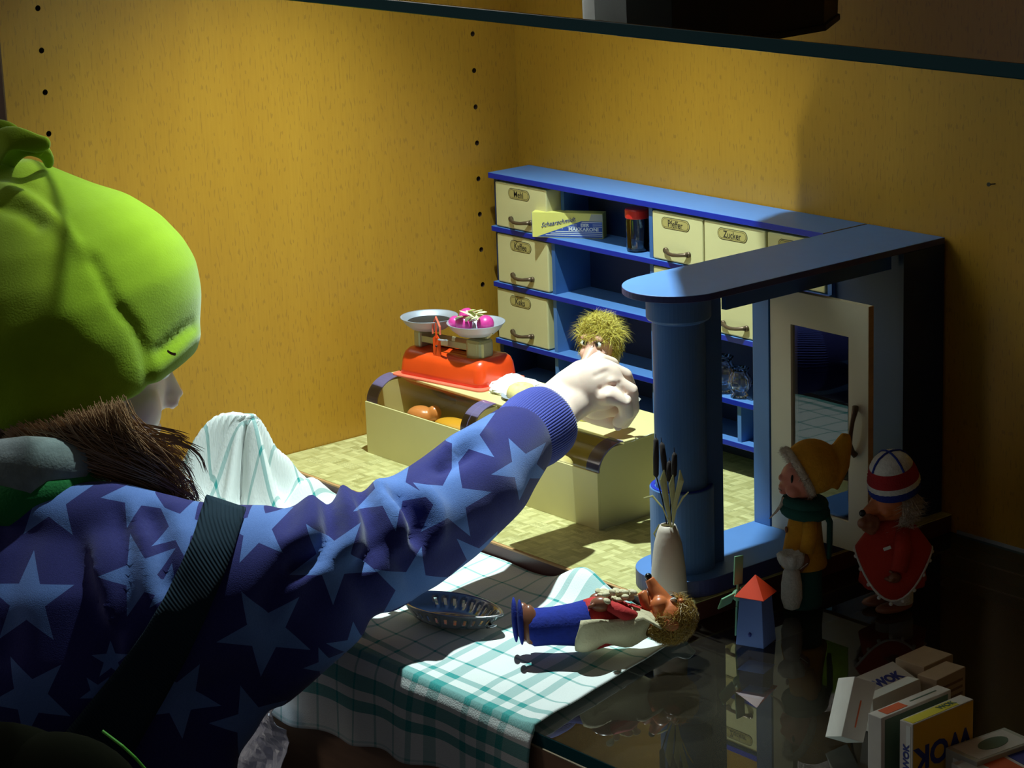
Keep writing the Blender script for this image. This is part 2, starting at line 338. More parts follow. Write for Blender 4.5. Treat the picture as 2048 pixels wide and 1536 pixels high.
def lino():
    m = mk('basket_weave_paper', rough=0.33); N = NT(m); b = m.node_tree.nodes['Principled BSDF']
    g = N.n('ShaderNodeTexCoord').outputs['Object']; T = 0.0112
    g = N.mapping(g, (1 / T, 1 / T, 1)); sp = N.n('ShaderNodeSeparateXYZ'); N.put(sp.inputs[0], g); x, y = sp.outputs[0], sp.outputs[1]
    ix, iy = N.m('FLOOR', x), N.m('FLOOR', y)
    par = N.m('MODULO', N.m('ADD', N.m('ADD', ix, iy), 1000.0), 2.0)
    cell = N.n('ShaderNodeCombineXYZ'); N.put(cell.inputs[0], ix); N.put(cell.inputs[1], iy)
    wn = N.n('ShaderNodeTexWhiteNoise', noise_dimensions='2D'); N.put(wn.inputs[0], cell.outputs[0]); r = wn.outputs[0]
    fx, fy = N.m('FRACT', x), N.m('FRACT', y)
    al = N.n('ShaderNodeMix', data_type='FLOAT'); N.put(al.inputs[0], par); N.put(al.inputs[2], fy); N.put(al.inputs[3], fx); across = al.outputs[0]
    al2 = N.n('ShaderNodeMix', data_type='FLOAT'); N.put(al2.inputs[0], par); N.put(al2.inputs[2], x); N.put(al2.inputs[3], y); along = al2.outputs[0]
    strip = N.m('FLOOR', N.m('MULTIPLY', across, 3.0))
    cv = N.n('ShaderNodeCombineXYZ'); N.put(cv.inputs[0], N.m('MULTIPLY', along, 0.7)); N.put(cv.inputs[1], N.m('ADD', N.m('MULTIPLY', across, 7.0), N.m('MULTIPLY', r, 50.0))); 
    st = N.noise(cv.outputs[0], 1.6, 4)
    c2 = N.n('ShaderNodeCombineXYZ'); N.put(c2.inputs[0], N.m('ADD', ix, N.m('MULTIPLY', strip, 17.0))); N.put(c2.inputs[1], iy)
    w2 = N.n('ShaderNodeTexWhiteNoise', noise_dimensions='2D'); N.put(w2.inputs[0], c2.outputs[0])
    tone = N.m('ADD', N.m('MULTIPLY', w2.outputs[0], 0.55), N.m('MULTIPLY', st, 0.6), clamp=True)
    col = N.mix(tone, (0.24, 0.21, 0.055, 1), (0.66, 0.61, 0.28, 1))
    dark = N.m('MULTIPLY', N.m('GREATER_THAN', r, 0.80), N.m('GREATER_THAN', N.noise(cv.outputs[0], 5.5, 2), 0.52))
    col = N.mix(N.m('MULTIPLY', dark, 0.6), col, (0.22, 0.20, 0.07, 1))
    e = N.m('MINIMUM', N.m('MINIMUM', fx, N.m('SUBTRACT', 1.0, fx)), N.m('MINIMUM', fy, N.m('SUBTRACT', 1.0, fy)))
    col = N.mix(N.m('MULTIPLY', N.m('LESS_THAN', e, 0.03), 0.35), col, (0.25, 0.22, 0.08, 1))
    N.put(b.inputs['Base Color'], col); return m
M['lino'] = lino()
def towel_mat():
    m = mk('checked_tea_towel', rough=0.9, spec=0.1); N = NT(m); b = m.node_tree.nodes['Principled BSDF']
    uv = N.n('ShaderNodeTexCoord').outputs['UV']; sp = N.n('ShaderNodeSeparateXYZ'); N.put(sp.inputs[0], uv); u, v = sp.outputs[0], sp.outputs[1]
    def bands(c, L):
        tot = None
        for a, w_, s in L:
            k = N.m('MULTIPLY', N.m('LESS_THAN', N.m('ABSOLUTE', N.m('SUBTRACT', c, a)), w_), s)
            tot = k if tot is None else N.m('MAXIMUM', tot, k)
        return tot
    def lines(c, per, off, w_, s, lo):
        k = N.m('LESS_THAN', N.m('ABSOLUTE', N.m('SUBTRACT', N.m('FRACT', N.m('DIVIDE', N.m('SUBTRACT', c, off), per)), 0.5)), w_ / per)
        return N.m('MULTIPLY', N.m('MULTIPLY', k, s), N.m('GREATER_THAN', c, lo))
    V1 = N.m('MAXIMUM', bands(v, [(0.0275, 0.0040, .85), (0.0435, 0.0052, .85), (0.0625, 0.0045, .8), (0.0780, 0.0028, .6), (0.003, 0.0008, .3)]), lines(v, 0.031, 0.083, 0.0011, 0.6, 0.088))
    U1 = N.m('MAXIMUM', bands(u, [(0.028, 0.0035, .6), (0.046, 0.005, .6), (0.066, 0.0032, .6), (0.100, 0.006, .6), (0.121, 0.003, .6)]), lines(u, 0.022, 0.128, 0.0011, 0.6, 0.130))
    k = N.m('ADD', N.m('MULTIPLY', V1, 0.98), N.m('MULTIPLY', U1, 0.85), clamp=True)
    weave = N.noise(N.mapping(uv, (1, 1, 1)), 900, 2)
    col = N.mix(k, (0.74, 0.75, 0.72, 1), (0.0, 0.27, 0.25, 1))
    col = N.mix(N.m('MULTIPLY', weave, 0.25), col, (0.45, 0.5, 0.48, 1))
    N.put(b.inputs['Base Color'], col)
    bp = N.n('ShaderNodeBump'); bp.inputs['Strength'].default_value = 0.5; bp.inputs['Distance'].default_value = 0.0006; N.put(bp.inputs['Height'], weave); N.put(b.inputs['Normal'], bp.outputs[0])
    return m
M['towel'] = towel_mat()
# ------------------------------------------------------------------ the setting: inside of a wooden display cabinet
def struct(o): o['kind'] = 'structure'; return o
def left_wall():
    b = MB(); y0, y1, z0, z1, t = -0.5015, 0.0, -0.76, 0.80, 0.018
    cols = (-0.4675, -0.0472); hc = 0.008
    zr = [0.3483 + 0.032 * n for n in range(-12, 13)]; za, zb = zr[0] - 0.016, zr[-1] + 0.016
    def q(ya, yb, a, c): b.add([[0, ya, a], [0, yb, a], [0, yb, c], [0, ya, c]], [(0, 1, 2, 3)])
    ys = [y0, cols[0] - hc, cols[0] + hc, cols[1] - hc, cols[1] + hc, y1]
    for i in (0, 2, 4): q(ys[i], ys[i + 1], z0, z1)
    for c in cols:
        q(c - hc, c + hc, z0, za); q(c - hc, c + hc, zb, z1)
        for z in zr:
            a = np.arange(12) * math.pi / 6 + math.pi / 12
            sq = np.array([[np.cos(x) / max(abs(np.cos(x)), abs(np.sin(x))) , np.sin(x) / max(abs(np.cos(x)), abs(np.sin(x)))] for x in a])
            sq2 = [[0, c + s[0] * hc, z + s[1] * 0.016] for s in sq]
            cor = [[0, c + i * hc, z + j * 0.016] for i, j in ((1, 1), (-1, 1), (-1, -1), (1, -1))]
            r1 = [[0, c + 0.0023 * np.cos(x), z + 0.0023 * np.sin(x)] for x in a]; r2 = [[-0.009, p[1], p[2]] for p in r1]
            F = [(j, (j + 1) % 12, 12 + (j + 1) % 12, 12 + j) for j in range(12)] + [(12 + j, 12 + (j + 1) % 12, 24 + (j + 1) % 12, 24 + j) for j in range(12)]
            mi = [0] * 12 + [1] * 12
            F.append(tuple(24 + j for j in range(12))); mi.append(1)
            for k, s in enumerate((1, 4, 7, 10)): F.append((36 + k, s, (s + 1) % 12)) if False else None
            b.add(sq2 + r1 + r2 + cor, F, mi)
            for k, s in enumerate((1, 4, 7, 10)): b.add([cor[k], sq2[s], sq2[s - 1]], [(0, 1, 2)])
    b.bx(-t, -0.0095, y0, y1, z0, z1, 0); b.bx(-t, -0.00002, y0 - 0.0012, y0, z0, z1, 2)
    b.bx(-t, 0, y0, y1, z1 - 0.0005, z1); b.add([[-t, y0, z0], [0, y0, z0], [0, y0, z1], [-t, y0, z1]], [(0, 1, 2, 3)], 2)
    return struct(b.build('wall_left', [M['veneer'], M['hole'], M['dark_wood']]))
left_wall()
struct(MB().bx(-0.018, 1.168, 0.0, 0.006, -0.76, 0.80).build('wall_back', M['veneer']))
struct(MB().bx(1.15, 1.168, -0.5015, 0.0, -0.76, 0.80).build('wall_right', M['veneer']))
struct(MB().bx(-0.018, 1.168, -0.5015, 0.006, 0.80, 0.818).build('ceiling', M['veneer']))
struct(MB().bx(-0.018, 1.168, -0.5015, 0.006, -0.80, -0.76).build('trim_1', M['dark_wood']))
struct(MB().bx(0.0, 1.15, -0.4762, -0.4600, -0.24, -0.0098, front=0).build('trim_2', M['rail']))
struct(MB().bx(-1.5, 3.0, -3.0, 0.6, -0.82, -0.80).build('floor', M['floorboards']))
def shelf_glass(name, z, label):
    x0, x1, y0, y1, t = 0.0005, 1.1495, -0.4750, -0.0015, 0.0092 if z < 0.1 else 0.0075
    V = [[x, y, zz] for x in (x0, x1) for y in (y0, y1) for zz in (z - t, z)]
    F = [(0, 1, 3, 2), (4, 6, 7, 5), (0, 4, 5, 1), (2, 3, 7, 6), (0, 2, 6, 4), (1, 5, 7, 3)]
    o = MB().add(V, F, [1, 1, 1, 1, 0, 0]).build(name, [M['glass_low' if z < 0.1 else 'glass'], M['glass_edge']], bevel=0.0006)
    return tag(o, label, 'shelf', 'glass shelves of the cabinet')
shelf_glass('glass_shelf', 0.0, 'lower glass shelf of the cabinet carrying the blue toy shop and toys')
shelf_glass('glass_shelf', 0.4475, 'upper glass shelf, its dark teal edge crossing the top of the picture')
# added pale strip for the white line of the lower glass's rear edge
tag(MB().bx(0.51, 1.149, -0.0016, -0.0002, -0.0005, 0.0022).build('edge_line', M['alu']), 'thin pale strip along the rear edge of the lower glass shelf', 'strip')
# dark tub standing on the upper shelf (seen mirrored in that shelf)
bt = thing('storage_tub', 'dark rounded tub standing on the upper glass shelf', 'tub', (0.42, -0.18, 0.4475))
TP = np.array([(.310, -.118), (.322, -.165), (.342, -.205), (.363, -.238), (.397, -.266), (.442, -.296), (.478, -.300), (.502, -.282), (.512, -.240), (.505, -.140), (.470, -.088), (.360, -.076)]); TC = TP.mean(0)
def tring(k, z): return np.array([[*(TC + (p - TC) * k), z] for p in TP])
MB().loft([tring(1.0, 0.4477), tring(0.985, 0.494), tring(1.0, 0.4945), tring(1.0, 0.4985), tring(0.94, 0.4985), tring(0.93, 0.453)]).build('tub_body', M['darkbox'], bt)
for s_ in (-1, 1): MB().tube([np.array([TC[0] + s_ * 0.03, TC[1] - 0.105, 0.4900]), np.array([TC[0] + s_ * 0.02, TC[1] - 0.112, 0.4880]), np.array([TC[0] + s_ * 0.008, TC[1] - 0.114, 0.4880])], 0.002, 8).build('grip', M['darkbox'], bt)
# nail in the back wall
nl = thing('nail', 'small dark nail sticking out of the back wall on the right', 'nail', (0.54, -0.001, 0.2735))
MB().tube([(0.54, 0.002, 0.2735), (0.541, -0.008, 0.2745)], 0.0005, 8).build('shank', M['screw'], nl)
MB().tube([(0.541, -0.008, 0.2745), (0.5411, -0.0088, 0.2746)], 0.0015, 12).build('head', M['screw'], nl)
for i, (px, py) in enumerate(((1676, 138), )): pass
# ------------------------------------------------------------------ base board of the toy shop
ZB = 0.0142
bd = thing('shop_base_board', 'maroon-edged base board with yellowish basket-weave floor paper under the toy shop', 'board', (0.0, -0.289, 0.0))
MB().bx(0.0008, 0.5051, -0.289, -0.0018, 0.0, 0.0133).build('board', M['maroon'], bd, bevel=0.0006)
MB().bx(0.0008, 0.5053, -0.2895, -0.2870, 0.0126, 0.0139).build('front_lip', M['rawwood'], bd)
MB().bx(0.0010, 0.5050, -0.2870, -0.0018, 0.0134, ZB).build('floor_paper', M['lino'], bd)
# ------------------------------------------------------------------ shelf unit with canopy, column and door
un = thing('toy_shop_shelf_unit', 'blue wooden toy shop shelf unit with drawers, rounded canopy arm and column', 'shelf unit', (0.0175, -0.0496, ZB))
XL, XR, YF, YB, ZT = 0.0175, 0.4956, -0.0490, -0.0022, 0.2284
SH = [0.1807, 0.1305, 0.0786, 0.0435]; ST = 0.0046
blues = [M['blue'], M['royal']]
def shelfboard(z, name, x0, x1, yf=YF):
    b = MB(); b.bx(x0, x1, yf, YB - 0.003, z - ST, z, 0, front=1)
    return b.build(name, blues, un, bevel=0.0004)
b = MB(); b.bx(XL - 0.001, 0.4185, -0.0496, -0.0020, ZT - 0.005, ZT, 0, front=1); b.build('top_board', blues, un, bevel=0.0004)
for z in SH: shelfboard(z, 'shelf', XL + 0.0002, 0.4226)
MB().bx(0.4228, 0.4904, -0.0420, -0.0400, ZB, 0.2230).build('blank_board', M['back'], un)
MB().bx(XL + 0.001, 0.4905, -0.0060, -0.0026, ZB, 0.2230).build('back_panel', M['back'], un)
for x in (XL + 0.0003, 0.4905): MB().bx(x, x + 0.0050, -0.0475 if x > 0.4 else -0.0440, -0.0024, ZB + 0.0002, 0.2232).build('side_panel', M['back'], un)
lv = [0.2234] + SH + [ZB]
for i in range(4):
    for x in ((0.0958, 0.2202, 0.4185) if i < 3 else (0.0958, 0.2202, 0.3200, 0.4185)):
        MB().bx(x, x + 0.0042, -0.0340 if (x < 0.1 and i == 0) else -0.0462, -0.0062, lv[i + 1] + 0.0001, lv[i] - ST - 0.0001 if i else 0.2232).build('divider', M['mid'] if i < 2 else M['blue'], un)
# drawers
def drawer(x0, x1, z0, z1, txt, yf=-0.0478):
    pw_ = -0.0022 if x0 < 0.1 else 0.0
    d = MB().bx(x0, x1, yf, -0.0075, z0, z1).build('drawer', M['cream'], un, bevel=0.0012)
    cx = (x0 + x1) / 2; pz = z1 - 0.0082 - (0.0 if txt else 0.0)
    px = cx - 0.002
    def plate(hw, hh, y, t, m, nm):
        P = []
        for k in range(24):
            a = k * math.pi / 12; P.append((px + (hw - hh) * (1 if math.cos(a) > 0 else -1) + hh * math.cos(a), pz + hh * math.sin(a)))
        r = [np.array([[p[0], yy, p[1]] for p in P]) for yy in (y, y - t)]
        return MB().loft(r).build(nm, m, d)
    plate(0.0166 + pw_, 0.0048, yf + 0.0002, 0.00035, M['ink'], 'plate_border')
    plate(0.0161 + pw_, 0.0043, yf - 0.0001, 0.0002, M['plate'], 'name_plate')
    plate(0.0151 + pw_, 0.0035, yf - 0.00025, 0.0001, M['ink'], 'plate_border')
    plate(0.0148 + pw_, 0.0032, yf - 0.0003, 0.00012, M['plate'], 'name_plate')
    if txt: text(txt, 0.0078, (px, yf - 0.00046, pz - 0.0003), (1, 0, 0), (0, 0, 1), M['ink'], 'lettering', d, bold=0.00002, sx=0.86)
    hx, hz = cx, z0 + 0.0088
    h = MB(); pts = [(hx - 0.0125, yf - 0.0004, hz), (hx - 0.0105, yf - 0.0028, hz - 0.0002), (hx - 0.005, yf - 0.0052, hz - 0.0009), (hx, yf - 0.0058, hz - 0.0012), (hx + 0.005, yf - 0.0052, hz - 0.0009), (hx + 0.0105, yf - 0.0028, hz - 0.0002), (hx + 0.0125, yf - 0.0004, hz)]
    h.tube(pts, [0.0022, 0.0017, 0.0015, 0.0016, 0.0015, 0.0017, 0.0022], 8, up=(0, 0, 1))
    for s in (-1, 1): h.tube([(hx + s * 0.0132, yf + 0.0002, hz), (hx + s * 0.0132, yf - 0.0018, hz)], 0.0024, 12)
    h.build('handle', M['bronze'], d, smooth=True)
    return d
C1, C2, C3, C4 = (0.0236, 0.0925), (0.2258, 0.2848), (0.2862, 0.3545), (0.3566, 0.4170)
for i, (a, c) in enumerate(((SH[0], 0.2224), (SH[1], SH[0] - ST), (SH[2], SH[1] - ST))):
    drawer(C1[0] - (0.003 if i == 2 else 0), C1[1] - (0.003 if i == 2 else 0), a + 0.0006, c - 0.0012, ('Mehl', 'Kaffee', 'Keks')[i])
    if i < 2:
        drawer(C2[0], C2[1], a + 0.0006, c - 0.0012, 'Pfeffer' if i == 0 else None)
        drawer(C3[0], C3[1], a + 0.0006, c - 0.0012, 'Zucker' if i == 0 else None)
    drawer(C4[0], C4[1], a + 0.0006, c - 0.0012, None)
# canopy arm, fascia, base slab, column, post
def stadium(x0, x1, y_back, yc, n=28, k=1.0):
    cx, r = (x0 + x1) / 2, (x1 - x0) / 2
    P = [(x1, y_back), (x0, y_back)]
    for i in range(n + 1):
        a = math.pi + math.pi * i / n; P.append((cx + r * math.cos(a), yc + k * r * math.sin(a)))
    return P
def slab(poly, z0, z1, name, mats, parent):
    r = [np.array([[x, y, z] for x, y in poly]) for z in (z0, z1)]
    mb = MB().loft(r); mb.M = [1] * (len(mb.F) - 2) + [0, 0]
    return mb.build(name, mats, parent, bevel=0.0005)
slab(stadium(0.4193, 0.4956, -0.0020, -0.2400), ZT - 0.005, ZT, 'canopy_arm', [M['blue'], M['edge']], un)
MB().bx(0.4174, 0.4192, -0.0499, -0.0030, ZT - 0.004, ZT + 0.0001).build('joint', M['black'], un)
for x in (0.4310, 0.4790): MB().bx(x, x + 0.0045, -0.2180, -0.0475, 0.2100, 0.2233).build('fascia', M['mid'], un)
slab(stadium(0.4345, 0.5030, -0.0500, -0.2487), ZB, ZB + 0.0125, 'base_slab', [M['blue'], M['edge']], un)
CX, CY = 0.4680, -0.2487
MB().lathe([(0.0184, 0.0268), (0.0184, 0.2234)], (CX, CY, 0), seg=48).build('column', M['blue'], un, smooth=False)
MB().lathe([(0.0226, 0.0268), (0.0226, 0.0860), (0.0222, 0.0866), (0.0150, 0.0866)], (CX, CY, 0), seg=48).build('column_sleeve', [M['blue']], un)
MB().lathe([(0.0190, 0.0866), (0.0218, 0.0866), (0.0218, 0.0872), (0.0190, 0.0872)], (CX, CY, 0), seg=48, cap=False).build('sleeve_rim', M['royal'], un)
MB().lathe([(0.0190, 0.2060), (0.0216, 0.2075), (0.0226, 0.2090), (0.0226, 0.2232)], (CX, CY, 0), seg=48).build('column_collar', M['blue'], un)
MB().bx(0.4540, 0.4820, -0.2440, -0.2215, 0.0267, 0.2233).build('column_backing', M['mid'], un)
MB().bx(0.4362, 0.4526, -0.1450, -0.1290, 0.0267, 0.2100).build('post', M['blue'], un, bevel=0.0004)
# glazed door standing open
dr = MB(); DX0, DX1, DZ0, DZ1, DY = 0.4535, 0.5482, 0.0268, 0.2092, -0.1440
dr.bx(DX0, 0.4737, DY, DY + 0.0052, DZ0, DZ1); dr.bx(0.5298, DX1, DY, DY + 0.0052, DZ0, DZ1)
dr.bx(0.4737, 0.5298, DY, DY + 0.0052, 0.1846, DZ1); dr.bx(0.4737, 0.5298, DY, DY + 0.0052, DZ0, 0.0480)
door = dr.build('door', M['ivory'], un)
MB().bx(DX1 - 0.0001, DX1 + 0.0004, DY + 0.0001, DY + 0.0051, DZ0, DZ1).build('door_edge', M['rawwood'], door)
MB().bx(0.4730, 0.5305, DY + 0.0022, DY + 0.0032, 0.0475, 0.1852).build('door_pane', M['pane'], door)
hz = [(0.0, 0.1355), (-0.0022, 0.1325), (-0.0046, 0.1260), (-0.0052, 0.1175), (-0.0046, 0.1090), (-0.0022, 0.1025), (0.0, 0.0995)]
MB().tube([(0.5372 + 0.0015 * math.sin(i * 1.05), DY - 0.0008 + y, z) for i, (y, z) in enumerate(hz)], [0.0024, 0.0022, 0.0017, 0.0018, 0.0017, 0.0022, 0.0024], 8, up=(1, 0, 0)).build('door_handle', M['bronze'], door, smooth=True)
# ------------------------------------------------------------------ goods on the shelves
# macaroni carton
p0 = np.array([0.0836, -0.0568, SH[0]]); p1 = np.array([0.1361, -0.0224, SH[0]]); ex = nrm(p1 - p0); ez = np.array([0, 0, 1.0]); ey = np.cross(ez, ex)
R = np.stack([ex, ey, ez], 1); LW, LH, LD = 0.0628, 0.0218, 0.012
mc = thing('macaroni_carton', 'yellow and blue striped macaroni carton leaning out of the top shelf', 'carton', p0)
def B3(l0, l1, d0, d1, h0, h1, m, nm, par): return MB().box(p0 + ex * (l0 + l1) / 2 + ey * (d0 + d1) / 2 + ez * (h0 + h1) / 2, (l1 - l0, d1 - d0, h1 - h0), R).build(nm, m, par)
cb = B3(0, LW, 0, LD, 0.0002, LH, M['macaroni_yellow'], 'carton_body', mc)
def tri(poly, m, nm, par, dy=0.00012):
    V = [p0 + ex * a - ey * dy + ez * h for a, h in poly]; V2 = [v + ey * dy * 0.5 for v in V]
    return MB().loft([V2, V]).build(nm, m, par)
tri([(0.004, 0.0006), (LW - 0.0003, 0.0006), (LW - 0.0003, 0.0150), (0.0440, 0.0150)], M['macaroni_blue'], 'printed_field', mc)
for k, h in enumerate((0.0022, 0.0038, 0.0054, 0.0138)):
    x0 = 0.004 + 0.04 * (h - 0.0006) / 0.0144 + 0.003
    tri([(x0, h), (LW - 0.0006, h), (LW - 0.0006, h + 0.0005), (x0 + 0.001, h + 0.0005)], M['cardwhite'], 'printed_line', mc, 0.0003)
for h in (0.0078, 0.0096, 0.0114):
    x0 = 0.004 + 0.04 * (h - 0.0006) / 0.0144 + 0.002; xe = 0.0275 if h < 0.009 else 0.040
    tri([(x0, h), (xe, h), (xe, h + 0.0005), (x0 + 0.001, h + 0.0005)], M['cardwhite'], 'printed_line', mc, 0.0003)
for h in (0.0100, 0.0118): tri([(0.0540, h), (LW - 0.0006, h), (LW - 0.0006, h + 0.0004), (0.0540, h + 0.0004)], M['cardwhite'], 'printed_line', mc, 0.0003)
text('MAKKARONI', 0.0042, p0 + ex * 0.0458 - ey * 0.0004 + ez * 0.0078, ex, ez, M['cardwhite'], 'lettering', mc, bold=0.00012, sx=1.08)
text('EIER', 0.0037, p0 + ex * 0.0470 - ey * 0.0004 + ez * 0.0114, ex, ez, M['cardwhite'], 'lettering', mc, bold=0.00010, sx=1.1)
text('Schaarschmidt.', 0.0056, p0 + ex * 0.0235 - ey * 0.0004 + ez * 0.0136, nrm(ex + ez * 0.20), nrm(ez - ex * 0.05), M['pack_blue'], 'lettering', mc, shear=0.4, sx=0.95)
B3(-0.0003, 0.0, 0.0, LD, 0.0004, LH - 0.0004, M['macaroni_blue'], 'end_panel', mc)
tri([(LW - 0.012, 0.0155), (LW, 0.0155), (LW, LH - 0.0006), (LW - 0.010, LH - 0.0006)], M['pack_grey'], 'printed_corner', mc)
# jar
jc = np.array([0.1935, -0.0350, SH[0]])
jr = thing('glass_jar', 'small empty glass jar with a red lid on the top shelf', 'jar', jc)
MB().lathe([(0.0060, 0.0006), (0.0080, 0.0002), (0.0092, 0.0016), (0.0094, 0.004), (0.0094, 0.0262), (0.0086, 0.0280), (0.0084, 0.0300), (0.0080, 0.0300), (0.0082, 0.0278), (0.0089, 0.0260), (0.0089, 0.004), (0.0084, 0.0022), (0.0050, 0.0016)], jc, seg=32).build('jar_body', M['jar_glass'], jr, smooth=True)
MB().lathe([(0.0085, 0.0282), (0.0100, 0.0282), (0.0102, 0.0290), (0.0102, 0.0350), (0.0094, 0.0362), (0.0005, 0.0362)], jc, seg=32).build('lid', M['red_plastic'], jr, smooth=False, bevel=0.0004)
# two small cut-glass jugs behind the window of the column
g = bpy.data.materials.new('cut_glass'); g.use_nodes = True; bb = g.node_tree.nodes['Principled BSDF']
bb.inputs['Transmission Weight'].default_value = 1; bb.inputs['Roughness'].default_value = 0.02; bb.inputs['IOR'].default_value = 1.5; bb.inputs['Base Color'].default_value = (0.93, 0.93, 1, 1)
for k, (x, y, s, lab) in enumerate(((0.2945, -0.0380, 1.15, 'larger cut-glass jug on the shelf left of the blue post'), (0.3165, -0.0400, 0.95, 'smaller cut-glass jug on the shelf next to the blue post'))):
    c = np.array([x, y, SH[2]]); jg = thing('glass_jug', lab, 'jug', c, 'cut-glass jugs on the toy shelf')
    prof = [(0.006, 0.0002), (0.0075, 0.001), (0.0055, 0.004), (0.0085, 0.009), (0.0100, 0.014), (0.0085, 0.019), (0.0065, 0.022), (0.0080, 0.026), (0.0068, 0.026), (0.0055, 0.022), (0.0072, 0.018), (0.0085, 0.014), (0.0070, 0.009), (0.003, 0.006)]
    rings = []
    for r, z in prof:
        a = np.arange(32) * 2 * math.pi / 32; rr = r * s * (1 + 0.07 * np.cos(8 * a)); rings.append(np.stack([c[0] + rr * np.cos(a), c[1] + rr * np.sin(a), np.full(32, c[2] + z * s)], 1))
    MB().loft(rings).build('jug_body', g, jg, smooth=True)
    MB().tube([c + np.array([0.008, -0.002, 0.020]) * s, c + np.array([0.013, -0.004, 0.018]) * s, c + np.array([0.0135, -0.004, 0.012]) * s, c + np.array([0.0095, -0.002, 0.008]) * s], 0.0012 * s, 8).build('handle', g, jg, smooth=True)
# crumpled tissue behind the door
def crumple(name, label, cat, c, rx, ry, h, mat, seed, lump=0.25, n=28, m=14, base=0.0):
    r = np.random.RandomState(seed); ph = r.rand(12) * 6.28; rings = []
    for i in range(m + 1):
        t = i / m; rad = (1 - t) ** 0.55 * (1 - 0.15 * math.sin(t * 6 + ph[0])) if i < m else 0.02; a = np.arange(n) * 2 * math.pi / n
        f = 1 + lump * (np.sin(3 * a + ph[1] + 3 * t) * 0.4 + np.sin(7 * a + ph[2] - 4 * t) * 0.3 + np.sin(11 * a + ph[3] + 9 * t) * 0.2 + (r.rand(n) - 0.5) * 0.35)
        rings.append(np.stack([c[0] + rx * rad * f * np.cos(a), c[1] + ry * rad * f * np.sin(a), c[2] + base + h * t ** 0.8 * (1 + 0.10 * np.sin(2 * a + ph[4]) * (0 if i == 0 else 1) + 0.06 * np.sin(5 * a + ph[5]) * (0 if i == 0 else 1))], 1))
    return tag(MB().loft(rings).build(name, mat, smooth=False, base=c), label, cat)
# ------------------------------------------------------------------ sales counter with display windows
ct = thing('shop_counter', 'cream toy sales counter with curved clear display windows', 'counter', (0.0460, -0.2160, ZB))
X0, X1 = 0.0460, 0.3410; TY = -0.1870; TOPZ = 0.0790
def cprof(n=12, off=0.0):
    P = []
    for i in range(n + 1):
        t = i / n * math.pi / 2; P.append((-0.1880 - (0.0255 - off) * math.cos(t), 0.0590 + (0.0200 - off) * math.sin(t)))
    return P
MB().bx(X0 - 0.0004, X1 + 0.0002, -0.2160, -0.2138, ZB, 0.0596).build('front_panel', M['counter'], ct, bevel=0.0003)
def side(x, t, nm):
    poly = [(-0.2137, ZB), (-0.2137, 0.0590)] + cprof() + [(-0.1280, TOPZ - 0.0022), (-0.1280, ZB)]
    r = [np.array([[xx, y, min(z, TOPZ - 0.0022)] for y, z in poly]) for xx in (x, x + t)]
    MB().loft(r).build(nm, M['counter'], ct)
    s = [[[x, y - 0.0006 * 1, z] for y, z in cprof()], [[x + t, y - 0.0006, z] for y, z in cprof()]]
    V = np.concatenate([np.array(s[0]), np.array(s[1])]); n = len(s[0])
    V2 = V + np.array([0, -0.0003, 0.0006]); VV = np.concatenate([V, V2]); F = []
    for i in range(n - 1): F += [(i, i + 1, n + i + 1, n + i), (2 * n + i, 3 * n + i, 3 * n + i + 1, 2 * n + i + 1), (i, 2 * n + i, 2 * n + i + 1, i + 1), (n + i, n + i + 1, 3 * n + i + 1, 3 * n + i)]
    MB().add(VV, F).build('painted_edge', M['violet'], ct)
side(X0, 0.0145, 'side_panel'); side(0.1730, 0.0160, 'partition'); side(X1 - 0.0145, 0.0145, 'side_panel')
MB().bx(X0, X1, -0.1300, -0.1280, ZB, TOPZ - 0.0022).build('back_panel', M['counter'], ct)
MB().bx(X0 + 0.0146, X1 - 0.0146, -0.2137, -0.1302, 0.0400, 0.0420).build('display_floor', M['counter'], ct)
MB().bx(X0 - 0.0004, X1 + 0.0004, TY - 0.001, -0.1200, TOPZ - 0.0022, TOPZ).build('counter_top', M['counter'], ct, bevel=0.0005)
for a, c in ((X0 + 0.0002, 0.1808), (0.1812, X1 - 0.0002)):
    P = [(y - 0.0013, z + 0.0007) for y, z in cprof(16)] ; P = [(P[0][0], 0.0600)] + P[1:]
    V = np.array([[x, y, z] for x in (a, c) for y, z in P]); n = len(P); F = [(i, n + i, n + i + 1, i + 1) for i in range(n - 1)]
    MB().add(V, F).build('display_window', M['plexi'], ct, smooth=True)
sq = at(1262, 884, 0, X1 + 0.0004)
MB().tube([sq + np.array([0, d * 0.001, h * 0.001]) for d, h in ((0, 0), (4, 0.4), (5, 2.4), (4, 3.0), (5.5, 1.0), (8, 1.2), (9, 2.2), (10, 1.0), (12, 1.2), (13, 2.0), (15, 1.4), (22, 2.0))], 0.0002, 5).build('white_scribble', M['cardwhite'], ct)  # thin white squiggle on the counter's right end
# food in the display
def blobthing(name, label, cat, parts_, mat, base):
    mb = MB()
    for c, r, rot in parts_: mb.ell(c, r, R3('z', rot), 18, 10)
    V, N, F = baked(mb, 0.0011, 4)
    return tag(raw(V, F).build(name, mat, smooth=True, base=base), label, cat, 'toy food in the counter display')
blobthing('toy_roast', 'orange plastic roast chicken in the left display of the counter', 'toy food', [((0.0890, -0.190, 0.0500), (0.013, 0.010, 0.0085), 20), ((0.0790, -0.192, 0.0470), (0.008, 0.006, 0.0048), -30), ((0.1000, -0.184, 0.0530), (0.006, 0.006, 0.0068), 0), ((0.0940, -0.196, 0.0475), (0.006, 0.004, 0.004), 40)], M['meat'], (0.089, -0.19, 0.042))
blobthing('toy_cheese', 'yellow-orange loaf of toy cheese beside the roast in the display', 'toy food', [((0.1350, -0.190, 0.0490), (0.023, 0.012, 0.0072), 5)], M['cheese'], (0.135, -0.19, 0.042))
